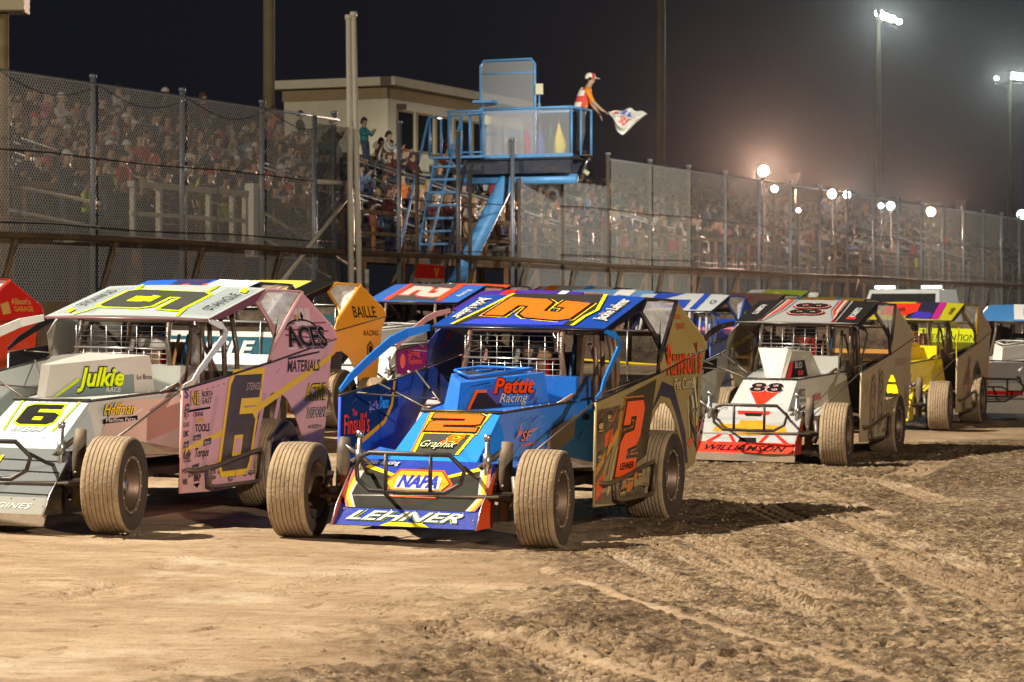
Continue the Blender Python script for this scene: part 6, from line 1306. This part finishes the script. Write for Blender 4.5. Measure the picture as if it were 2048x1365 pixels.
def person_at(t,o,z,r,place,standing=False):
    top=pick(TOPS); hat=pick(HATS); pose=rnd.choice(['stand','stclap']) if standing or rnd.random()<.12 else rnd.choice(POSES[:5]); s=0 if rnd.random()<.85 else 1
    b_=bpy.data.objects.new('person',MESH[(pose,s)]); COL.objects.link(b_)
    zz=z-.06 if not pose.startswith('st') else z-.44+.80
    b_.location=world(t,o,zz); yaw=math.atan2(-FN.y,-FN.x)-PI/2+rnd.uniform(-.5,.35); b_.rotation_euler=(rnd.uniform(-.05,.12),0,yaw); sc_=rnd.uniform(1.02,1.18); b_.scale=(sc_,)*3
    b_.color=(*top[1],1); h=bpy.data.objects.new('cap' if hat[1]=='cap' else 'hair',HC[hat[1]]); COL.objects.link(h); h.parent=b_; h.color=(*hat[2],1)
    act={'sit':'seated','clap':'clapping','up':'arm raised','phone':'holding phone','stand':'standing','stclap':'standing'}[pose]
    p=b_.location; bay=int((CX+p.x/p.y*FPX)//0+0) if 0 else None
    px=CX+p.x/p.y*FPX
    fx=[10,210,395,560,640,720,790,870,980,1060,1160,1245,1328,1402,1475,1550,1620,1700,1800,1900,2048]
    nb=sum(1 for q in fx if q<px)
    where=f'{ORD[r]} row' if r is not None else 'front walkway'
    lb=f'{top[0]} top, {hat[0]}, {act}, {where}, {place(px)}'
    used.setdefault(lb,[]).append(b_)
    b_['label']=lb; b_['category']='spectator'; b_['group']='spectators in the grandstand'
def place(px):
    for lim_,nm in ((10,'left of the first fence post'),(110,'left half, first fence bay'),(210,'right half, first fence bay'),(303,'left half, second fence bay'),(395,'right half, second fence bay'),(478,'left half, third fence bay'),(560,'right half, third fence bay'),(640,'left of the gate'),(725,'behind the gate'),(800,'right of white poles'),(900,'behind the blue ladder'),(1000,'left of the tall screen'),(1160,'under the flag platform'),(1245,'right of flag stand')):
        if px<lim_: return nm
    return 'far right'
for (px,t,o,z,r) in NEAR: person_at(t,o,z,r,place)
for (t,o) in wk: person_at(t,o,ZF+.44,None,place,True)
# three people standing by the booth on the top row
for px_,py_,D in ((590,262,80),(632,258,80),(676,258,80),(744,262,84),(772,268,84)): 
    pass
for t in (31,33.6,36,40.5,42.3,47): person_at(t,otop-.3,ztop+.42,NR-1,place,True)
for lb,L in used.items():
    if len(L)>1 and len(L)<=3:
        L.sort(key=lambda o:o.location.x/o.location.y)
        nm=['leftmost','middle','rightmost'] if len(L)==3 else ['left one','right one']
        for o,n in zip(L,nm): o['label']=lb+', '+n
# far crowd as one mass
vsA=[];fsA=[];mats_=[]; mi=[]
base=[]
for (p_,s_) in [('sit',0),('clap',0),('stand',0)]:
    o=bpy.data.objects.new('t',MESH[(p_,s_)]); me=MESH[(p_,s_)]
    base.append((np.array([v.co[:] for v in me.vertices]),[tuple(f.vertices) for f in me.polygons],[f.material_index for f in me.polygons])); bpy.data.objects.remove(o)
fm=[mat('crowd_cloth_'+t[0].replace(' ','_'),t[1],.9) for t in TOPS]+[SKIN,DKTR,DARK]+[mat('crowd_hair',(.05,.035,.025),.9)]
smallN=0
for (px,t,o,z,r) in FAR:
    V,Fc,Mi=base[rnd.choice([0,0,1,2])]; isst=V[:,2].min()<-.6
    yaw=math.atan2(-FN.y,-FN.x)-PI/2+rnd.uniform(-.5,.4); c_,s_=math.cos(yaw),math.sin(yaw); p=world(t,o,z-.06 if not isst else z+.36)
    W_=np.stack([V[:,0]*c_-V[:,1]*s_+p.x,V[:,0]*s_+V[:,1]*c_+p.y,V[:,2]+p.z],-1); k=len(vsA); vsA+=W_.tolist(); ti=TOPS.index(pick(TOPS)); n_=len(TOPS)
    head=V[:,2].max()-.09
    for f,m in zip(Fc,Mi):
        fsA.append(tuple(k+i for i in f)); zc=V[f[0],2]
        mi.append(n_+3 if (m==1 and zc>head) else [ti,n_,n_+1,n_+2][m])
me=bpy.data.meshes.new('distant_crowd'); me.from_pydata(vsA,[],fsA)
for m in fm: me.materials.append(m)
me.polygons.foreach_set('material_index',mi); o=bpy.data.objects.new('distant_crowd',me); COL.objects.link(o); tag(o,'packed far crowd in the stand to the right, blurred behind the chain-link fence','crowd',kind='stuff')
# ---------------------------------------------------------------- light poles and lamps
GP=mat('light_pole_paint',(.30,.25,.15),.7,0,.1,0,.05,5,.15)
def emis(name,c,s): return mat(name,(.8,.8,.8),.5,emit=c,es=s)
COOL=(.85,1.,1.); WARM=(1.,.62,.45)
def tall_pole(px,D,r,lb,heads=[],topz=30):
    p=at(px,HY,D); root=empty('light_pole',(p.x,p.y,.5)); tag(root,lb,'light pole','tall floodlight poles')
    b=MB(); b.tube([(p.x,p.y,.5),(p.x,p.y,topz)],[r,r*.8],GP,16); pbuild(b,'mast',root)
    if heads:
        b=MB(); b.tube([at(min(h[0] for h in heads),heads[0][1]+12,D),at(max(h[0] for h in heads),heads[-1][1]+12,D)],.06,GP,6); pbuild(b,'cross_arm',root)
    for (hx,hy,rr) in heads:
        c=at(hx,hy,D); b=MB(); M=Matrix.Translation(c)@Matrix.Rotation(R(-30),4,'X')
        b.lathe([(-.0,.001),(-.02,rr*.95),(.0,rr),(rr*.9,rr*.35),(rr*1.1,.001)],GP,M,16,True,False); o=pbuild(b,'lamp_head',root)
        b=MB(); b.lathe([(-.03,.001),(-.03,rr*.93)],emis('floodlight_glow',COOL,60),M,16,True,False); l=b.build('lamp_lens'); l.parent=o
        lamp('floodlight','SPOT',c+Vector((0,-.3,-.1)),HALO*.75*rr,COOL,aim=(0,0,1),size=.2,cone=44,blend=.3,par=root)
    return root
HALO=72000
tall_pole(538,92,.21,'tall floodlight mast rising behind the left end of the booth')
tall_pole(1322,147,.25,'tall floodlight mast in the centre right, its lamps out of frame')
tall_pole(1757,200,.24,'tall floodlight mast with four lit lamps near the top right corner',[(1758,27,.32),(1770,34,.34),(1783,38,.32),(1797,44,.26)],at(1757,20,200).z)
tall_pole(2020,260,.24,'farthest floodlight mast at the right edge with lit lamps',[(1993,157,.2),(2024,152,.4),(2036,153,.4),(2046,155,.36)],at(2020,145,260).z)
def short_light(px,py,D,rr,col,e,lb,s=90):
    c=at(px,py,D); root=empty('light_stand',(c.x,c.y,1.0)); tag(root,lb,'floodlight','small floodlights beyond the stand')
    b=MB(); b.tube([(c.x,c.y+.1,1.0),(c.x,c.y+.1,c.z)],.05,DKGALV,8); pbuild(b,'post',root)
    b=MB(); M=Matrix.Translation(c)@Matrix.Rotation(R(-6),4,'X'); b.lathe([(.02,rr*.8),(.0,rr*1.05),(.12,rr*.9),(.2,.001)],DKGALV,M,14,True,False); o=pbuild(b,'lamp_head',root)
    b=MB(); b.lathe([(.0,.001),(-.02,rr*.6),(.01,rr)],emis('lamp_glow_%.2f'%col[2],col,s),M,14,True,False); l=b.build('lamp_lens'); l.parent=o
    if e>0: lamp('lamp_light','SPOT',c+Vector((0,-.3,0)),e,col,aim=(0,0,1.6),size=.15,cone=50,blend=.3,par=root)
short_light(1527,342,104,.21,WARM,HALO*1.0,'brightest small floodlight, with wide pinkish glow, over the right half of the stand',140)
short_light(1549,378,96,.12,COOL,0,'small round white lamp just below the brightest glowing floodlight',40)
short_light(1664,388,118,.19,WARM,HALO*.4,'warm floodlight left of the mast, left of a tilted white lamp',110)
short_light(1694,390,118,.16,COOL,HALO*.1,'tilted greenish white lamp right beside a warm floodlight',60)
short_light(1762,412,124,.12,COOL,0,'small lamp directly below the mast with four lamps',40)
short_light(1781,412,124,.18,COOL,HALO*.12,'oval white lamp right of the mast at fence-top height',60)
short_light(1862,424,132,.21,WARM,HALO*.55,'rightmost warm floodlight with orange glow over the mesh fence',110)
short_light(1597,421,100,.08,WARM,0,'tiny warm lamp beside the spectator in neon yellow',40)
short_light(2044,430,130,.25,COOL,0,'pale lamp cut off by the right edge of the photo',8)
for (px,py,D,lb) in ((1588,358,100,'white loudspeaker box on a dark post above the right stand'),(1922,410,140,'far white loudspeaker box on a dark post near the right edge')):
    c=at(px,py,D); root=empty('loudspeaker',(c.x,c.y,1)); tag(root,lb,'loudspeaker','loudspeaker boxes on posts'); h=.22 if D<120 else .27
    b=MB(); b.tube([(c.x+.15,c.y+.2,1),(c.x+.15,c.y+.2,c.z)],.08,DKGALV,8); pbuild(b,'post',root)
    b=MB(); b.add([(c.x-h,c.y,c.z-h),(c.x+h*.5,c.y-.1,c.z-h),(c.x+h,c.y-.1,c.z+h),(c.x-h,c.y,c.z+h),(c.x-h*.6,c.y+.4,c.z-h),(c.x+h*.5,c.y+.4,c.z-h),(c.x+h,c.y+.4,c.z+h),(c.x-h*.6,c.y+.4,c.z+h)],[(0,1,2,3),(1,5,6,2),(5,4,7,6),(4,0,3,7),(3,2,6,7),(4,5,1,0)],mat('speaker_white',(.6,.55,.48),.7)); pbuild(b,'cabinet',root)
# wooden pole with box at left edge
b0=at(6,HY,52); root=empty('utility_pole',(b0.x,b0.y,1)); tag(root,'wooden utility pole with wide box at the top left corner','utility pole')
b=MB(); b.tube([(b0.x,b0.y,1),(b0.x,b0.y,7.6)],.11,mat('pole_wood',(.30,.22,.12),.85,0,.1,0,.3,10,.3),12); pbuild(b,'shaft',root)
b=MB(); c=at(22,10,52); b.box((c.x-.5,c.y-.3,c.z-.16),(c.x+.30,c.y+.3,c.z+.5),mat('cream_box2',(.5,.45,.30),.7)); b.box((c.x-.5,c.y-.34,c.z-.16),(c.x+.32,c.y-.30,c.z-.13),DKGALV); pbuild(b,'box',root)
# red and white banner on the fence behind the dark blue car
b=MB(); A=world(15.6,.02); B_=world(17.3,.02); uu=(B_-A).normalized()
Fb=lambda u,v,l=.003: A+uu*u+Vector((0,0,v))-Vector((FN.x,FN.y,0))*l
b.add([Fb(0,1.95,0),Fb(1.55,1.95,0),Fb(1.5,2.75,0),Fb(.0,2.78,0)],[(0,1,2,3)],mat('banner_vinyl',(.55,.48,.44),.7,0,.3,0,.2,9,.3))
b.decal([[(.0,2.45),(1.5,2.45),(1.5,2.74),(.0,2.77)]],Fb,RED,.006); b.text('RACE',Fb,K,.75,2.2,.18,.008,width=1.2,bold=.02); b.text('DAY',Fb,K,.75,1.98,.14,.008,width=.8); b.text('V',Fb,YE,1.1,2.48,.22,.009,width=.2)
o=b.build('banner'); tag(o,'red and white printed banner hung low on the fence beside the ladder','banner'); mo=o.modifiers.new('t','SOLIDIFY'); mo.thickness=.01; mo.offset=-1
# white truck, its bright roof strips built as glowing bars, beyond the 88
def truck():
    O=place_pt((0,0,1.95),1818,592,21,D=58); root=empty('white_truck',(O[0],O[1],gz(*O))); th=R(21); yaw=math.atan2(-math.cos(th),-math.sin(th))
    root.matrix_world=Matrix.Translation(root.location)@Matrix.Rotation(yaw,4,'Z'); tag(root,'white truck with two glowing roof strips behind the pack','truck')
    W2=paint('e4e4e0',.15)
    b=MB(); b.box((-1.6,-.95,.55),(2.4,.95,1.05),W2); b.box((1.0,-.92,1.05),(2.35,.92,1.15),W2); b.box((-3.3,-.95,.55),(-1.6,-.9,1.1),W2); b.box((-3.3,.9,.55),(-1.6,.95,1.1),W2); b.box((-3.3,-.9,.55),(-1.6,.9,.65),W2); b.box((-3.35,-.95,.55),(-3.3,.95,1.1),W2); b.build('body',root)
    b=MB(); lo=[(1.0,-.88,1.05),(1.0,.88,1.05),(-1.6,.88,1.05),(-1.6,-.88,1.05)]; hi=[(.3,-.74,1.9),(.3,.74,1.9),(-1.4,.74,1.92),(-1.4,-.74,1.92)]; b.add(lo+hi,[(0,1,5,4),(1,2,6,5),(2,3,7,6),(3,0,4,7),(4,5,6,7)],W2); b.build('cab',root)
    b=MB(); b.poly([(.93,-.78,1.14),(.93,.78,1.14),(.38,.68,1.82),(.38,-.68,1.82)],WIN,.01,out=(1,0,1)); b.build('windscreen',root)
    for y in (-.55,.45):
        b=MB(); b.box((-.35,y-.20,1.93),(-.2,y+.20,1.99),emis('roof_strip_glow',(1,.97,.9),5)); b.build('glow_strip',root)
    for x in (1.5,-2.4):
        for y in (-.85,.85):
            b=MB(); b.lathe([(-.12,.2),(-.12,.36),(-.09,.38),(.09,.38),(.12,.36),(.12,.2)],SIDEW,Matrix.Translation((x,y,.38)),24); o=b.build('wheel',root)
            b=MB(); b.lathe([(.1,.0),(.08,.2),(-.08,.2),(-.1,.0)],CHROME,Matrix.Translation((x,y,.38)),18,True,False); b.build('wheel_rim',o)
    for y in (-.7,.7):
        b=MB(); b.box((2.40,y-.15,.75),(2.43,y+.15,.95),CHROME); b.build('headlight',root)
truck()
# ---------------------------------------------------------------- floodlights of the speedway (on masts outside the frame) and two added fence spots
def flood_mast(loc,lb,name,e,c,aim,cone):
    L=Vector(loc); root=empty('light_pole',(L.x,L.y,0)); tag(root,lb,'light pole','tall floodlight poles')
    b=MB(); b.tube([(L.x,L.y+1.2,0),(L.x,L.y+1.2,L.z+.5)],[.22,.16],GP,12); pbuild(b,'mast',root)
    lamp(name,'SPOT',loc,e,c,aim=aim,size=.5,cone=cone,blend=.55,par=root)
flood_mast(KEY['loc'],'infield floodlight mast left of the camera view','flood_key',KEY['e'],KEY['c'],(1,24,0),62)
flood_mast(FIL['loc'],'lower infield floodlight mast right of the camera','flood_fill',FIL['e'],FIL['c'],(1,25,1),36)
flood_mast((-60,30,24),'grandstand floodlight mast far left of the view','stand_flood',STE*2.0,(1,.86,.68),(-4,75,4),70)
flood_mast((46,70,26),'floodlight mast to the right beyond the frame','stand_flood',STE*.35,(1,.93,.78),(4,85,3),60)
for nm,t_,c_,e_ in (('added_fence_spot',31.5,9.5,330000),('added_fence_spot',64.5,7.,380000)):  # unseen spots without a mast, added only to brighten two stretches of fence
    lamp(nm,'SPOT',(FIL['loc'][0]+1,FIL['loc'][1]-2,FIL['loc'][2]+3),e_,(1,.97,.85),aim=world(t_,0,3.9),size=.4,cone=c_,blend=.6)
# dusty night air
hz=MB(); hz.box((-60,-30,-2),(75,300,46),None); hm=bpy.data.materials.new('haze'); hm.use_nodes=True; nt=hm.node_tree
nt.nodes.remove(nt.nodes['Principled BSDF']); pv=nt.nodes.new('ShaderNodeVolumePrincipled'); pv.inputs['Color'].default_value=(.95,.93,.9,1); pv.inputs['Density'].default_value=HAZE; pv.inputs['Anisotropy'].default_value=.95
nt.links.new(pv.outputs[0],nt.nodes['Material Output'].inputs['Volume'])
hz.mats=[hm]; hz.m=[0]*6; o=hz.build('haze'); tag(o,kind='stuff');
